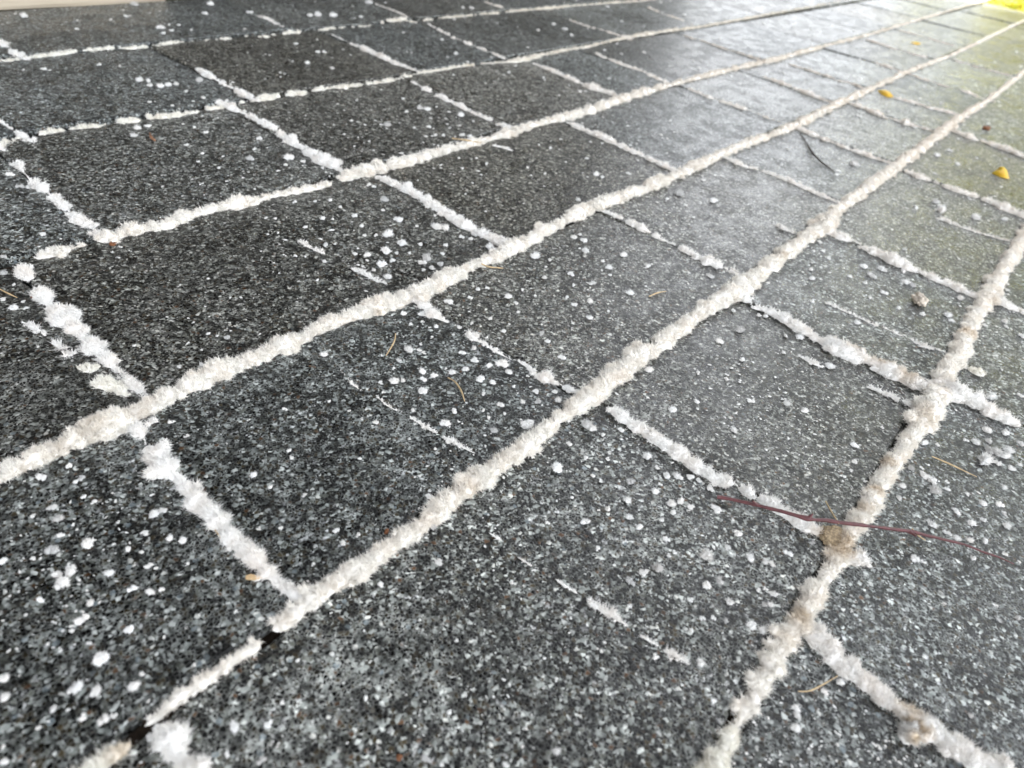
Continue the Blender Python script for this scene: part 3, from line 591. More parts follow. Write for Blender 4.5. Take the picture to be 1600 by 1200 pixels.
# ------------------------------------------------------------------ loose clumps of crystals on the pavers
CL = """94 910 32;64 937 15;127 966 28;112 985 10;200 984 20;141 942 14;139 1005 12;157 1027 28;114 1074 28;150 1080 22;85 1105 16;210 1072 22;6 1060 18;8 1088 18;130 1120 18;160 1126 26;178 1118 16;60 1138 12;235 1150 18;246 1136 14;366 1135 20;302 1041 12;370 955 12;312 960 8;388 975 9;292 980 10;256 995 10;355 1178 14;5 1168 12;6 1190 14;52 1196 10;221 1052 12;235 925 15;252 921 13;205 920 20;
80 858 28;137 847 24;96 836 14;80 793 16;51 805 12;91 810 16;114 819 10;145 784 12;130 776 10;127 747 16;118 752 10;66 745 20;107 728 13;240 803 18;256 797 16;228 832 12;265 841 13;285 844 16;200 857 14;221 862 9;52 872 12;5 875 16;110 888 26;90 896 18;170 895 16;232 883 18;244 888 10;292 882 10;185 815 9;302 632 9;332 634 9;376 632 10;327 616 11;269 659 14;274 647 9;284 642 10;291 682 15;307 670 10;388 657 9;285 665 8;355 694 8;396 742 14;240 657 20;
446 639 14;514 627 9;546 642 9;565 654 10;451 704 11;456 715 12;562 716 8;587 659 12;475 774 13;422 761 11;405 825 12;439 825 11;524 829 14;559 836 11;489 882 9;536 849 13;670 775 13;672 766 9;655 794 6;660 610 18;600 612 11;645 640 12;695 660 20;710 642 13;756 615 12;781 631 15;764 652 11;772 672 14;789 646 9;640 685 8;786 701 8;677 822 14;686 877 16;
825 660 28;871 730 24;918 662 20;926 668 16;889 692 11;942 679 10;1011 712 16;950 716 11;926 742 9;939 750 12;985 751 17;1042 742 15;1062 745 18;1078 744 16;1024 767 14;1027 729 10;915 715 11;1032 756 10;1110 762 16;1092 749 11;1120 795 20;1050 786 16;1064 783 16;1080 791 14;1052 800 12;981 781 14;950 794 12;914 814 18;856 816 11;984 807 13;1000 822 15;1035 812 12;1042 842 13;934 857 12;1055 862 12;1105 867 24;1152 832 18;1137 855 13;1116 855 12;1172 871 20;1027 887 20;1007 894 20;1196 877 14;970 670 12;837 611 14;817 627 11;841 626 14;886 606 22;867 611 11;872 625 13;1089 626 13;1174 625 16;1147 671 15;1052 639 16;1046 867 11;
1256 640 16;1230 629 14;1336 694 15;1336 720 13;1379 667 9;1330 735 9;1446 691 16;1465 694 11;1424 731 13;1440 730 9;1410 759 15;1404 777 14;1446 742 22;1458 750 20;1462 765 22;1480 764 14;1480 752 12;1512 772 12;1544 671 19;1572 676 16;1549 619 18;1594 616 12;1510 687 12;1525 690 15;1546 702 17;1545 689 13;1560 706 20;1578 702 20;1572 712 16;1595 691 15;1540 718 28;1558 722 18;1582 731 15;1594 725 10;1570 760 12;1537 786 14;1564 788 17;1570 803 14;1494 797 18;1456 817 22;1537 812 14;1520 817 18;1574 821 17;1480 832 20;1496 840 18;1516 844 15;1540 846 14;1430 872 20;1442 877 16;1480 862 8;1520 871 15;1570 865 12;1547 862 12;1231 864 22;1269 848 15;1262 872 12;1207 882 16;1594 879 12;1465 889 10;
1207 926 20;1203 945 14;1254 915 14;1474 944 14;1455 947 13;1412 962 14;1352 967 9;1321 969 7;1330 957 14;1299 985 16;1505 975 10;1560 969 14;1556 947 14;1590 966 14;1515 1119 17;1545 1117 10;1244 1106 15;1246 1118 14;1244 1137 18;1315 1065 16;1290 1082 15;1572 1056 10;1375 1167 12;986 908 18;1125 907 20;1104 915 20;1046 932 7;1140 940 18;1080 937 14;1195 920 14;1185 923 12;1195 945 14;1097 966 15;1115 965 13;1135 971 14;1176 977 22;1192 985 20;1080 985 12;985 947 12;1025 1025 17;1095 1035 18;870 1174 16;940 1017 9;1035 1095 10;1069 1094 12;892 965 8;1145 1060 10;870 1062 11;1178 1010 14;
595 914 13;519 1021 9;465 1032 8;714 1000 9;442 1097 12;420 1131 18;702 1112 10;572 1091 12;666 1185 16;407 1189 20;790 1195 12;569 985 7;796 1069 9;691 1195 10;
460 315 10;492 314 7;516 312 8;532 322 11;554 336 11;599 327 10;600 310 14;416 340 9;430 341 7;504 340 11;520 341 9;477 354 9;565 352 9;622 341 18;570 367 9;587 367 9;607 364 19;652 352 9;680 336 9;683 353 18;696 355 16;509 381 13;500 390 10;627 379 18;657 380 12;697 382 11;691 395 9;572 397 14;554 395 10;602 391 22;620 394 10;640 394 9;612 406 12;597 411 19;667 401 22;660 408 18;687 411 13;675 417 12;661 421 9;507 407 9;462 399 9;606 432 13;584 421 9;741 364 14;766 384 16;774 389 16;722 369 12;736 372 9;
631 490 14;660 490 17;641 507 11;661 502 11;681 509 13;617 500 7;672 512 8;652 511 7;717 511 11;737 505 8;709 522 9;674 527 10;632 526 8;506 554 14;639 546 17;654 546 11;657 537 11;662 550 10;596 555 9;622 562 14;614 576 11;721 550 14;741 542 13;742 562 16;786 567 24;765 570 13;795 580 14;727 576 14;706 581 14;697 576 9;679 586 14;661 580 17;661 592 17;615 594 18;630 594 12;595 597 11;750 592 20;770 597 13;496 589 9;475 589 8;437 590 8;794 462 13;762 449 10;747 451 10;735 464 11;700 470 15;766 497 9;787 516 10;
904 311 11;885 330 8;912 374 13;897 369 12;915 391 14;974 397 14;907 365 10;837 399 15;859 405 10;892 427 14;852 432 12;925 442 15;897 445 10;952 417 13;1012 414 14;942 407 9;954 429 9;984 457 14;922 470 13;899 475 13;886 464 9;921 495 14;951 485 10;1015 505 9;877 557 15;847 520 14;856 532 11;817 452 9;806 472 9;809 487 8;837 461 7;954 522 9;1017 576 18;960 565 8;1157 514 16;1125 532 14;1187 491 11;1146 484 11;1197 493 10;1110 431 15;1077 427 11;1115 312 18;1062 300 20;1071 319 11;1042 310 9;1160 561 11;1135 591 12;1092 582 12;825 587 8;1062 492 8;
1271 434 14;1267 420 11;1295 402 12;1350 415 15;1286 391 8;1281 377 9;1364 430 18;1380 420 16;1329 431 11;1352 441 10;1382 456 16;1416 440 15;1426 444 15;1412 422 14;1442 490 12;1405 481 11;1269 470 12;1309 479 11;1214 475 11;1201 442 10;1339 504 14;1360 465 10;1481 492 14;1487 500 13;1501 465 13;1520 479 12;1471 327 18;1462 314 15;1432 324 12;1525 339 15;1571 341 14;1414 389 9;1540 507 12;1574 510 12;1569 501 13;1597 524 14;1575 452 10;1250 525 14;1229 524 10;1297 570 16;1225 550 9;1222 355 14;
66 364 12;187 385 11;184 402 10;175 394 9;112 413 11;122 416 11;86 436 12;98 437 12;126 397 9;5 400 13;4 425 13;21 444 9;36 470 10;39 481 10;75 487 12;85 497 13;21 480 14;5 466 11;125 546 13;119 524 12;147 550 11;315 569 12;280 572 10;355 526 13;294 536 9;315 546 9;325 521 9;210 540 9;266 437 8;281 445 8;204 392 10;302 504 8;360 465 7;226 512 7;60 542 10;100 562 10;
218 124 13;232 125 13;250 133 14;264 131 13;275 130 11;234 132 11;68 107 12;78 109 10;36 109 10;209 211 14;215 200 14;232 196 14;234 159 9;187 102 7;154 100 9;250 41 15;269 46 11;299 46 8;255 51 8;320 20 14;210 6 14;328 6 14;372 9 7;390 19 14;37 23 13;197 24 9;292 225 12;391 246 15;398 232 10;342 261 10;316 239 8;310 252 8;109 226 7;17 272 16;30 290 18;46 291 18;304 198 9;317 151 9;291 141 9;354 156 11;311 124 13;50 129 8;270 164 8;321 206 10;381 45 9;
480 97 10;519 105 9;457 95 6;497 80 10;507 80 9;557 157 6;605 194 13;656 168 13;668 170 13;635 174 10;720 179 13;630 154 9;682 167 6;740 189 8;697 185 7;670 197 9;666 212 9;681 210 11;693 210 11;722 210 11;734 212 11;701 174 8;452 244 18;474 251 11;447 256 10;504 261 8;576 288 11;585 290 11;405 215 13;712 82 12;690 61 8;709 117 7;795 112 9;564 25 8;484 22 13;497 22 13;520 22 14;575 2 14;724 11 10;736 11 10;655 165 7;745 246 7;761 255 9;717 246 7;595 140 9;
894 54 11;882 44 11;841 46 10;865 37 9;1007 81 8;942 156 9;907 142 9;922 221 11;940 224 11;997 251 8;932 272 13;942 276 12;860 231 9;877 217 9;825 261 9;917 247 8;982 270 11;1098 280 9;1022 275 10;960 235 9;1336 255 17;1465 241 16;1485 234 11;1437 259 9;1460 270 10;1342 180 10;1472 160 8;1497 255 11"""
clumps = [tuple(float(x) for x in t.split()) for t in CL.replace('\n', '').split(';') if t.strip()]

def clump_mb(seed, fine, mb=None, at=(0, 0, 0), scale=1.0, squash=None, stain_tint=0.0, nn=None):
    """an uneven tuft of crystals, one to four lobes, of radius about 1, sitting on z = 0"""
    mb = mb or MB()
    r0 = np.random.default_rng(seed)
    V, Fc = (ICO2, ICO2F) if fine else (ICO1, ICO1F)
    hz = squash if squash else r0.uniform(.55, .85)
    lobes = 1 if squash else int(r0.choice([1, 2, 3, 4], p=[.2, .3, .3, .2]))
    k = nn or (200 if fine else 60)
    for q in range(lobes):
        if lobes == 1: c, sz = np.zeros(3), .66
        else:
            an = q / lobes * 6.283 + r0.uniform(0, 1.2); c = np.array([math.cos(an), math.sin(an), 0]) * r0.uniform(.22, .45); sz = r0.uniform(.28, .56)
        f = lambda X: (1 + .34 * noise(X, 1.4, seed + q) + .22 * noise(X, 3.3, seed + 50 + q))
        sq = np.array([1, 1, hz])
        mb.add((V * (sz * f(V))[:, None] * sq + c + np.array([0, 0, .04])) * scale + np.array(at), tri=Fc, att=stain_tint)
        kk = max(10, int(k * (sz / .66) ** 1.3 / max(1, lobes * .55)))
        d = r0.normal(size=(kk, 3)); d[:, 2] = np.abs(d[:, 2]) * .9 - .05; d = unit(d)
        B = d * (sz * .97 * f(d))[:, None] * sq + c + np.array([0, 0, .04])
        ln = sz * (.28 + .75 * r0.random(kk) ** 1.8); rad = np.full(kk, .050 if fine else .09)
        spikes(mb, B * scale + np.array(at), d, ln * scale, rad * scale, .38, np.full(kk, float(stain_tint)))
    return mb

FINE = [clump_mb(100 + i, True).mesh('crystal_clump', SALT) for i in range(18)]
COARSE = [clump_mb(200 + i, False).mesh('crystal_clump', SALT) for i in range(14)]

def paver_of(p):
    u, v = p[0] / S, p[1] / S
    for k, (a, b, c, d) in PBOX.items():
        if a <= u < b and c <= v < d: return k
    return None

SHORT = {'D0': 'the lower right corner paver', 'D1': 'the speckled paver under the thin end of the purple twig', 'D2': 'the right edge paver below the ridge crossing', 'D3': 'the pale right edge paver',
 'C0': 'the bottom left corner paver', 'C1': 'the big bottom paver with the tufted crack line', 'C2': 'the grey paver above the thick end of the purple twig', 'C3': 'the dusty paver with the rusty pebble',
 'C4': 'the paver left of the folded yellow leaf', 'C5': 'the paver with the folded yellow leaf', 'B0': 'the lower left edge paver', 'B1': 'the paver framed by thick ridges at lower left centre',
 'B2': 'the evenly dotted paver in the middle', 'B3': 'the paver with the silver sheen', 'B4': 'the paver with the dark short twig', 'A0': 'the left edge paver beside the yellowish tufts',
 'A1': 'the dotted paver left of centre', 'A2': 'the smooth brownish paver at upper centre', 'A3': 'the paver with the bluish sky reflection', 'Z0': 'the left edge paver between beaded joints',
 'Z1': 'the paver with the curled brown scrap', 'Z2': 'the smooth dark paver left of top centre', 'Z3': 'the paver just right of top centre', 'Y0': 'the upper left edge sliver paver', 'Y1': 'the paver with pale lichen rings',
 'Y2': 'the speckled paver at the top, left of centre', 'X0': 'the top left corner paver', 'X1': 'the paver at the end of the timber board'}
info = []
for (px, py, d) in clumps:
    g = G(px, py, 0); r = d * depth(g) / F_PX / 2; g = G(px, py, .3 * r); g[2] = 0
    info.append((d, px, py, g, r, paver_of(g)))
info.sort(key=lambda t: -t[0])
SPECIAL = {(1540, 718): 'white clump with a brown hollow on the speckled paver near the right edge', (825, 660): 'pinkish white clump close above the middle ridge on its left side',
           (871, 730): 'round white clump just right of the middle ridge, alone on bare paver', (94, 910): 'largest round white clump at the left edge',
           (786, 567): 'spiky round clump beside the beaded cross joint in the middle', (1231, 864): 'round clump left of the tan soil patch under the purple twig',
           (1105, 867): 'largest clump below the left tip of the purple twig', (602, 391): 'largest clump on the dotted paver left of centre',
           (80, 858): 'oblong white clump above the largest left edge clump', (1456, 817): 'large clump just above the thin half of the purple twig'}
rank = {}
for idx, (d, px, py, g, r, pk) in enumerate(info[:290]):
    D = depth(g)
    me = FINE[idx % 18] if d >= 11 else COARSE[idx % 14]
    o = bpy.data.objects.new('crystal_clump', me); COL.objects.link(o)
    o.location = (g[0], g[1], 0)
    ax = rng.uniform(.82, 1.2)
    o.scale = (r * .96 * ax, r * .96 / ax, r * rng.uniform(1.0, 1.3)); o.rotation_euler = (0, 0, rng.uniform(0, 6.28))
    tt = rng.choice([rng.uniform(.9, 1.0), rng.uniform(.6, .9)], p=[.75, .25]); o.color = (.87 * tt, .87 * tt, .855 * tt, 1)
    where = SHORT.get(pk, 'a far paver')
    k = rank.get(pk, 0); rank[pk] = k + 1
    sp_lab = SPECIAL.get((int(px), int(py)))
    if sp_lab: lab = sp_lab
    elif k == 0 and pk in SHORT: lab = f'largest white crystal clump on {where}'
    elif d >= 15: lab = f'bigger white crystal clump on {where}'
    else: lab = f'small white crystal clump on {where}'
    tag(o, lab, 'crystal clump', f'{"bigger" if d >= 15 else "small"} crystal clumps on {where}')

# everything finer: the rest of the clumps and the countless flecks of salt
fl = MB()
for k, (d, px, py, g, r, pk) in enumerate(info[290:]):
    clump_mb(300 + k % 17, False, fl, (g[0], g[1], 0), r * 1.05, nn=26)
M = 17000
u = rng.uniform(0, 1600, M); v = 1200 * rng.uniform(0, 1, M) ** 1.0
cnt = 0
for a, b in zip(u, v):
    g = G(a, b, 0)
    if g[0] > 2.6 or g[1] > 1.04: continue
    w = .5 + .5 * noise(np.array([g]), 14, 61)[0] + .35 * noise(np.array([g]), 50, 62)[0] + .25 * (a / 1600 - .45)
    if rng.random() > max(w, 0) ** 2.4 * 1.25: continue
    r = depth(g) / F_PX * (.9 + 2.6 * rng.random() ** 3.5)
    k = 6; an = np.arange(k) / k * 6.283 + rng.uniform(0, 1); rr = r * rng.uniform(.35, 1.35, k)
    st_ = rng.uniform(0, 3.14); el = rng.uniform(.7, 1.4)
    xx = rr * np.cos(an) * el; yy = rr * np.sin(an) / el
    V = np.c_[g[0] + xx * math.cos(st_) - yy * math.sin(st_), g[1] + xx * math.sin(st_) + yy * math.cos(st_), np.full(k, .0002)]
    m = V.mean(0); top = (V - m) * .5 + m; top[:, 2] = r * rng.uniform(.2, .5, k); cc = m.copy(); cc[2] = r * .5
    i = np.arange(k); j = (i + 1) % k
    fl.add(np.concatenate([V, top, cc[None]]), quad=np.stack([i, j, j + k, i + k], 1), tri=np.stack([i + k, j + k, np.full(k, 2 * k)], 1))
    cnt += 1
o = fl.build('salt_flecks', SALT); o.color = (.74, .74, .72, 1)
tag(o, 'countless tiny white salt flecks sprinkled over the dark pavers', 'salt flecks', kind='stuff')

# ------------------------------------------------------------------ dirt, pebble, twigs, straws, leaves
def lump(name, px, py, wpx, hpx, mat, label, cat, h=.5, seed=1, n2=None, group=None, z0=0.0, fuzz=0):
    g = G(px, py, z0); sx = depth(g) / F_PX / 2
    V = ICO2.copy(); r = 1 + .28 * noise(V, 1.6, seed) + .14 * noise(V, 4, seed + 9)
    V2, F2 = ico(3); r = 1 + .28 * noise(V2, 1.6, seed) + .18 * noise(V2, 4, seed + 9) + .15 * noise(V2, 9, seed + 5)
    rx, ry = RIGHT[:2] / np.linalg.norm(RIGHT[:2]), FWD[:2] / np.linalg.norm(FWD[:2])
    a = V2[:, 0] * r * wpx * sx; b = V2[:, 1] * r * hpx * sx * 1.5; c = V2[:, 2] * r * (wpx + hpx) / 2 * sx * h
    P = np.c_[g[0] + a * rx[0] + b * ry[0], g[1] + a * rx[1] + b * ry[1], np.maximum(c + z0, -.004)]
    mb = MB(); mb.add(P, tri=F2)
    o = mb.build(name, mat, loc=(g[0], g[1], 0), smooth=True)
    return tag(o, label, cat, group)
lump('sandy_soil', 1303, 840, 42, 34, SAND, 'crumbly tan soil patch under the purple twig where two ridges meet', 'soil', .30, 3, z0=.0015)
PEB = plain('pebble_stone', (.55, .48, .40), .6, .4, .5, 300)
peb = lump('pebble', 1437, 468, 22, 20, PEB, 'small round grey pebble with a rusty side lying on the dusty paver', 'pebble', .8, 8, z0=.003)
lump('grit', 56, 463, 11, 8, RUST, 'rust brown bit of grit left of the tall bluish white cross ridge', 'grit', .8, 11, z0=.001)
lump('grit', 177, 381, 9, 8, RUST, 'orange bit of grit under the ridge corner at left', 'grit', .8, 12, z0=.001)
lump('grit', 1541, 200, 12, 7, RUST, 'brown bit of grit near the blurred ridge at the upper right edge', 'grit', .7, 13, z0=.001)
lump('grit', 604, 830, 6, 7, RUST, 'small reddish bit of grit against the upper side of the thick middle ridge', 'grit', .8, 14, z0=.001)
lump('grit', 624, 1184, 9, 7, RUST, 'flat reddish bit of grit near the bottom edge', 'grit', .5, 15, z0=.001)
CHAFF = plain('dry_chaff', (.66, .47, .26), .7, .3, .3, 400)
lump('chaff', 396, 902, 22, 7, CHAFF, 'flat pale orange flake of chaff in front of the lower left ridge', 'chaff', .3, 16, z0=.0008)
# fluffy ball with a brown heart beside the right hand branch
ball = MB(); g = G(1427, 1140, .006); rb = 19 * depth(g) / F_PX
clump_mb(777, True, ball, (g[0], g[1], .002), rb * 1.15, squash=.85, nn=420)
for q in range(len(ball.v)):
    dd = np.linalg.norm(ball.v[q] - (np.array([g[0], g[1], .002]) + rb * .9 * unit(np.array([-.45, -.55, .75]))), axis=1) / rb
    ball.a[q] = np.clip(1.15 - dd * 1.2, 0, 1)
o = ball.build('crystal_clump', SALT, loc=(g[0], g[1], 0), smooth=True); o.color = (.80, .79, .76, 1)
tag(o, 'fluffy ball shaped clump with a brown heart beside the lower right ridge branch', 'crystal clump')

def tube(pts, radii, mat, name, label, cat, k=7, group=None, wob=0):
    """pts are (px, py, height in metres)"""
    P = np.array([G(a, b, z) for a, b, z in pts]); seg = np.r_[0, np.cumsum(np.linalg.norm(np.diff(P, axis=0), axis=1))]
    n = max(12, int(seg[-1] / .002)); s = np.linspace(0, seg[-1], n)
    Q = np.stack([np.interp(s, seg, P[:, i]) for i in range(3)], 1)
    for _ in range(3): Q[1:-1] = (Q[:-2] + Q[2:] + 2 * Q[1:-1]) / 4
    r = np.interp(s, seg, np.array(radii)) * (1 + .20 * noise(Q, 260, 5) + .16 * noise(Q, 700, 6))
    if wob: Q = Q + wob * np.stack([noise(Q, 120, 31), noise(Q, 120, 32), .3 * noise(Q, 120, 33)], 1)
    T = unit(np.gradient(Q, axis=0)); A = unit(np.cross(T, np.array([0, 0, 1.0]))); B = np.cross(A, T)
    an = np.arange(k) / k * 6.2832
    V = (Q[:, None, :] + r[:, None, None] * (np.cos(an)[None, :, None] * A[:, None, :] + np.sin(an)[None, :, None] * B[:, None, :])).reshape(-1, 3)
    i = (np.arange(n - 1)[:, None] * k + np.arange(k)[None, :]); j = (np.arange(n - 1)[:, None] * k + (np.arange(k)[None, :] + 1) % k)
    mb = MB(); mb.add(np.concatenate([V, Q[:1], Q[-1:]]), quad=np.stack([i.ravel(), j.ravel(), (j + k).ravel(), (i + k).ravel()], 1),
                      tri=np.concatenate([np.stack([np.arange(k), (np.arange(k) + 1) % k, np.full(k, n * k)], 1), np.stack([(n - 1) * k + np.arange(k), (n - 1) * k + (np.arange(k) + 1) % k, np.full(k, n * k + 1)], 1)]))
    o = mb.build(name, mat, loc=tuple(Q[0]), smooth=True)
    return tag(o, label, cat, group)
# the purple twig: dips on the paver at its left end, lies over the ridges
twig = tube([(1121, 776, .0022), (1150, 782, .0035), (1180, 788, .0055), (1220, 798, .0075), (1262, 811, .0085), (1268, 812, .0085), (1330, 818, .0088), (1380, 824, .0075), (1430, 832, .0058), (1500, 849, .0045), (1550, 866, .0036), (1584, 881, .0028)],
     [.0009, .0009, .00085, .0008, .0012, .0008, .0010, .00075, .0009, .00065, .0005, .0003], TWIG, 'twig', 'slender purple brown twig lying over the ridges at right', 'twig', 8, wob=.0005)
for (p0_, p1_, z0_, z1_) in (((1262, 811), (1270, 803), .0085, .0105), ((1420, 830), (1432, 838), .006, .0066), ((1183, 789), (1176, 783), .0055, .0075)):
    st_ = tube([(*p0_, z0_), ((p0_[0] + p1_[0]) / 2, (p0_[1] + p1_[1]) / 2, (z0_ + z1_) / 2), (*p1_, z1_)], [.0009, .0007, .0004], TWIG, 'side_stub', None, None, 6)
    st_.parent = twig; st_.location = st_.location - twig.location
tube([(1250, 208, .001), (1262, 226, .0015), (1270, 240, .003), (1284, 254, .002), (1305, 269, .001)], [.0004, .0008, .0013, .0009, .0005], DARKTWIG, 'twig', 'short dark twig on the blurred paver at upper right', 'twig', 7)
ST = 'dry pale straws scattered on the pavers'
for pts, lab in (([(618, 521, .002), (617, 532, .003), (611, 543, .0025), (603, 556, .0008)], 'curved pale straw left of the beaded cross joint'),
                 ([(700, 590, .001), (712, 596, .003), (722, 612, .0025), (726, 627, .0008)], 'curved orange straw above the right end of the left crack line'),
                 ([(1456, 713, .002), (1480, 723, .002), (1526, 745, .001)], 'straight yellow straw right of the dirty right hand ridge'),
                 ([(1290, 783, .003), (1298, 798, .004), (1311, 818, .0088)], 'thin straw leaning on the purple twig'),
                 ([(1247, 1080, .001), (1262, 1082, .0018), (1285, 1070, .002), (1309, 1056, .003)], 'bent tan straw below the fork of the ridges'),
                 ([(706, 216, .004), (730, 219, .005), (752, 223, .003)], 'fine straw across the upper ridge at centre'),
                 ([(1014, 463, .001), (1028, 457, .002), (1041, 455, .001)], 'short scrap of straw on the evenly dotted middle paver'),
                 ([(752, 412, .005), (762, 417, .003), (786, 419, .001)], 'orange straw stub beside the long cream ridge at centre'),
                 ([(0, 452, .001), (14, 459, .002), (27, 465, .001)], 'pale pinkish stem stub at the left edge'),
                 ([(336, 828, .001), (342, 836, .002), (347, 843, .001)], 'tiny straw against the lower left cross ridge'),
                 ([(1425, 826, .006), (1436, 838, .004), (1446, 844, .001)], 'pale splinter under the purple twig')):
    r = 2.3 * depth(G(pts[0][0], pts[0][1])) / F_PX / 2 * 1.0
    tube(pts, [r * .8] + [r * 1.15] * (len(pts) - 2) + [r * .55], DRY, 'straw', lab, 'straw', 6, ST)
tube([(234, 208, .001), (237, 216, .003), (243, 220, .001)], [.0006, .0016, .0009], plain('brown_scrap', (.28, .15, .09), .8, .3, .3, 300), 'dry_scrap', 'curled brown dry scrap on the dark bluish paver at upper left', 'dry scrap', 6)

def leaf(outline, mat, label, lift):
    g = [G(a, b, z) for a, b, z in outline]; P = np.array(g); c = P.mean(0); c[2] += lift
    n = len(P); rings = [P, c + (P - c) * .5 + np.array([0, 0, lift * .4])]
    V = np.concatenate(rings + [c[None]]); i = np.arange(n); j = (i + 1) % n
    att = np.concatenate([np.linspace(0, 1, n), np.linspace(0, 1, n) * .8, [.5]])
    V2 = V - np.array([0, 0, .0004])
    mb = MB(); mb.add(V, quad=np.stack([i, j, j + n, i + n], 1), tri=np.stack([i + n, j + n, np.full(n, 2 * n)], 1), att=att)
    m = 2 * n + 1
    mb.add(V2, quad=np.stack([j, i, i + n, j + n], 1), tri=np.stack([j + n, i + n, np.full(n, 2 * n)], 1), att=att)
    mb.f4.append(np.stack([i, i + m, j + m, j], 1))
    o = mb.build('fallen_leaf', mat, loc=(P[0][0], P[0][1], 0), smooth=True)
    return tag(o, label, 'leaf')
LEAF = leaf_material('yellow_leaf', (.86, .64, .05), (.84, .52, .04), .3)
leaf([(1550, 270, .001), (1557, 265, .004), (1563, 260, .009), (1569, 261, .009), (1574, 267, .006), (1577, 279, .001), (1570, 278, .002), (1560, 275, .0015)], LEAF, 'folded bright yellow leaf on a paver near the right edge', .003)
leaf([(1371, 141, .002), (1377, 141, .003), (1385, 144, .003), (1393, 148, .003), (1396, 151, .002), (1388, 152, .001), (1377, 147, .001)], LEAF, 'small yellow leaf lying on the blurred ridge at upper right', .004)
leaf([(1422, 66, .002), (1430, 66, .004), (1440, 68, .002), (1432, 70, .001)], LEAF, 'tiny blurred yellow leaf on a far paver in the top right', .002)

# ------------------------------------------------------------------ timber board and house wall beyond the paving (upper left)
def box(mb, x0, x1, y0, y1, z0, z1, bev=0):
    v = [(x, y, z) for x in (x0, x1) for y in (y0, y1) for z in (z0, z1)]
    mb.add(v, quad=[(0, 1, 3, 2), (4, 6, 7, 5), (0, 4, 5, 1), (2, 3, 7, 6), (0, 2, 6, 4), (1, 5, 7, 3)])
WOOD = wood_material('pale_timber', (.60, .52, .41), (.50, .42, .31))
mb = MB()
xb0, xb1, yb = -.9, 2.17 * S, 4.225 * S
prof = [(yb + .001, -.002), (yb, .002), (yb, .034), (yb + .003, .038), (yb + .14, .038), (yb + .14, -.002)]
nb = 60; xs = np.linspace(xb0, xb1, nb); V = np.array([(x, y + .0006 * math.sin(x * 40 + i), z) for x in xs for i, (y, z) in enumerate(prof)]); k = len(prof)
i = (np.arange(nb - 1)[:, None] * k + np.arange(k)[None, :]).ravel(); j = (np.arange(nb - 1)[:, None] * k + (np.arange(k)[None, :] + 1) % k).ravel()
mb.add(V, quad=np.stack([i, j, j + k, i + k], 1)); mb.add(V[-k:], quad=[(0, 1, 2, 3), (0, 3, 4, 5)])
tag(mb.build('timber_board', WOOD), 'pale timber board along the edge of the paving at the top left corner', 'board')
WALL = plain('dark_render', (.075, .068, .060), .85, .25, .25, 6)
wall = bpy.data.objects.new('house_wall', None); COL.objects.link(wall); wall.location = (1.0, 1.25, 0)
tag(wall, 'dark rendered house wall standing behind the timber board', 'wall')
mb = MB(); box(mb, -5.0, 1.85, .16, .40, -.05, 3.3); o = mb.build('wall_face', WALL); o.parent = wall

CEIL = wood_material('stained_boards', (.13, .095, .065), (.08, .058, .04))
roof = bpy.data.objects.new('unseen_porch_roof', None); COL.objects.link(roof); roof.location = (-.8, -.8, 2.5)  # unseen roof, added and trimmed to steer the skylight on the paving
tag(roof, 'unseen dark boarded porch roof added to shade the paving from above', 'roof')
mb = MB(); box(mb, -2.6, 2.3, -.35, 2.2, 0, .12); o = mb.build('roof_deck', CEIL); o.parent = roof
for k in range(7):
    mb = MB(); xx = -2.3 + k * .7; box(mb, xx, xx + .06, -.34, 2.19, -.14, -.002); o = mb.build('rafter', CEIL); o.parent = roof

# ------------------------------------------------------------------ the sunlit shrub beyond the far end of the paving
def shrub(x, y, h, w, nleaf, label, group=None):
    root = bpy.data.objects.new('shrub', None); COL.objects.link(root); root.location = (x, y, -.045)
    tag(root, label, 'shrub', group)
    lm = MB()
    k = nleaf
    cl = rng.normal(size=(26, 3)) * np.array([w * .42, w * .42, h * .26]) + np.array([0, 0, h * .5])
    cl[:, 2] = np.clip(cl[:, 2], .03, h)
    c = cl[rng.integers(0, 26, k)] + rng.normal(size=(k, 3)) * np.array([w * .13, w * .13, h * .10]); c[:, 2] = np.clip(c[:, 2], .01, None)
    c[: k // 4, 2] = rng.uniform(.01, .16, k // 4)              # skirts of leaves right down to the ground
    d = unit(rng.normal(size=(k, 3)) + np.array([0, 0, .35])); t = unit(np.cross(d, rng.normal(size=(k, 3)))); b = np.cross(d, t)
    L = rng.uniform(.018, .034, k)[:, None]; W = L * .42
    pts = np.stack([c - t * L * .5, c - t * L * .1 + b * W, c + t * L * .5, c - t * L * .1 - b * W, c + d * L * .10], 1)
    idx = np.arange(k)[:, None] * 5
    tri = np.concatenate([idx + np.array([[0, 1, 4]]), idx + np.array([[1, 2, 4]]), idx + np.array([[2, 3, 4]]), idx + np.array([[3, 0, 4]])])
    lm.add(pts.reshape(-1, 3), tri=tri, att=np.repeat(rng.random(k), 5))
    lm.build('foliage', SHRUB, root)
    st = MB()
    for q in range(9):
        e = cl[q]; n = 8; s = np.linspace(0, 1, n)[:, None]; Q = s * e * np.array([1, 1, 1]) + np.array([.02, .02, 0]) * rng.normal(size=3); r = .006 * (1 - .7 * s[:, 0])
        an = np.arange(5) / 5 * 6.283; V = (Q[:, None, :] + r[:, None, None] * np.stack([np.cos(an), np.sin(an), 0 * an], 1)[None]).reshape(-1, 3)
        ii = (np.arange(n - 1)[:, None] * 5 + np.arange(5)[None, :]).ravel(); jj = (np.arange(n - 1)[:, None] * 5 + (np.arange(5)[None, :] + 1) % 5).ravel()
        st.add(V, quad=np.stack([ii, jj, jj + 5, ii + 5], 1))
    st.build('stem', DARKTWIG, root)
    return root
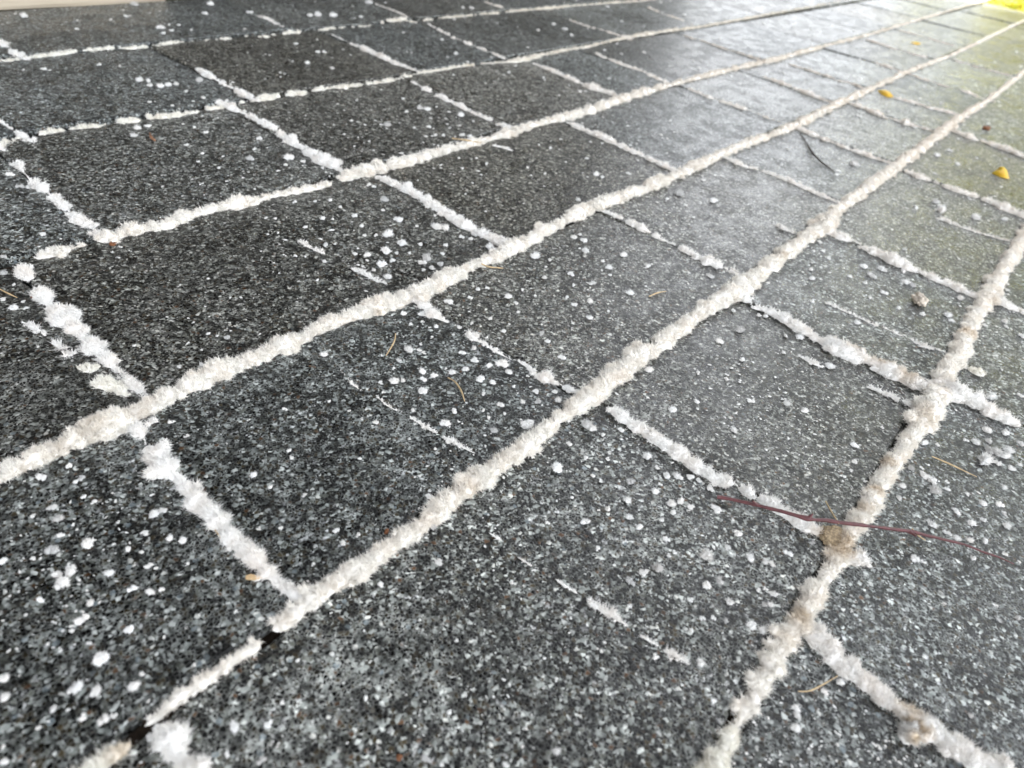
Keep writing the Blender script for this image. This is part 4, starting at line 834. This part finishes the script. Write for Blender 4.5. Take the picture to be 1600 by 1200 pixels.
SHRUB = leaf_material('yellow_green_leaves', (.40, .46, .06), (.72, .63, .08), .5)
shrub(3.57, .27, .55, .37, 8000, 'sunlit yellow green leafy shrub beyond the far corner of the paving')
shrub(3.80, -.26, .75, .46, 7000, 'taller yellow leafed shrub behind the right edge of the paving')

# ------------------------------------------------------------------ trees farther off, mirrored in the damp pavers
TREE = leaf_material('tree_leaves', (.12, .17, .03), (.24, .28, .04), .4)
def tree(x, y, h, w, nleaf, label):
    root = bpy.data.objects.new('tree', None); COL.objects.link(root); root.location = (x, y, -.045)
    tag(root, label, 'tree')
    cl = rng.normal(size=(46, 3)) * np.array([w * .30, w * .30, h * .20]) + np.array([0, 0, h * .56]); cl[:, 2] = np.clip(cl[:, 2], .5, h)
    k = nleaf; c = cl[rng.integers(0, 46, k)] + rng.normal(size=(k, 3)) * w * .085
    d = unit(rng.normal(size=(k, 3)) + np.array([0, 0, .3])); t = unit(np.cross(d, rng.normal(size=(k, 3)))); b = np.cross(d, t)
    L = rng.uniform(.07, .13, k)[:, None]; W = L * .4
    pts = np.stack([c - t * L * .5, c + b * W, c + t * L * .5, c - b * W], 1); idx = np.arange(k)[:, None] * 4
    mb = MB(); mb.add(pts.reshape(-1, 3), quad=idx + np.array([[0, 1, 2, 3]]), att=np.repeat(rng.random(k), 4)); mb.build('crown', TREE, root)
    mb = MB(); n = 10; an = np.arange(9) / 9 * 6.283
    for e, r0 in [(np.array([0, 0, h * .6]), .09)] + [(cl[q], .03) for q in range(10)]:
        s_ = np.linspace(0, 1, n)[:, None]; a0 = np.zeros(3) if r0 > .05 else np.array([0, 0, h * .3]); Q = a0 + (e - a0) * s_; r = r0 * (1 - .75 * s_[:, 0])
        V = (Q[:, None, :] + r[:, None, None] * np.stack([np.cos(an), np.sin(an), .3 * np.cos(an)], 1)[None]).reshape(-1, 3)
        ii = (np.arange(n - 1)[:, None] * 9 + np.arange(9)[None, :]).ravel(); jj = (np.arange(n - 1)[:, None] * 9 + (np.arange(9)[None, :] + 1) % 9).ravel()
        mb.add(V, quad=np.stack([ii, jj, jj + 9, ii + 9], 1))
    mb.build('trunk', DARKTWIG, root)
tree(6.8, -.5, 3.4, 2.2, 9000, 'broad green tree beyond the shrub, off to the right')
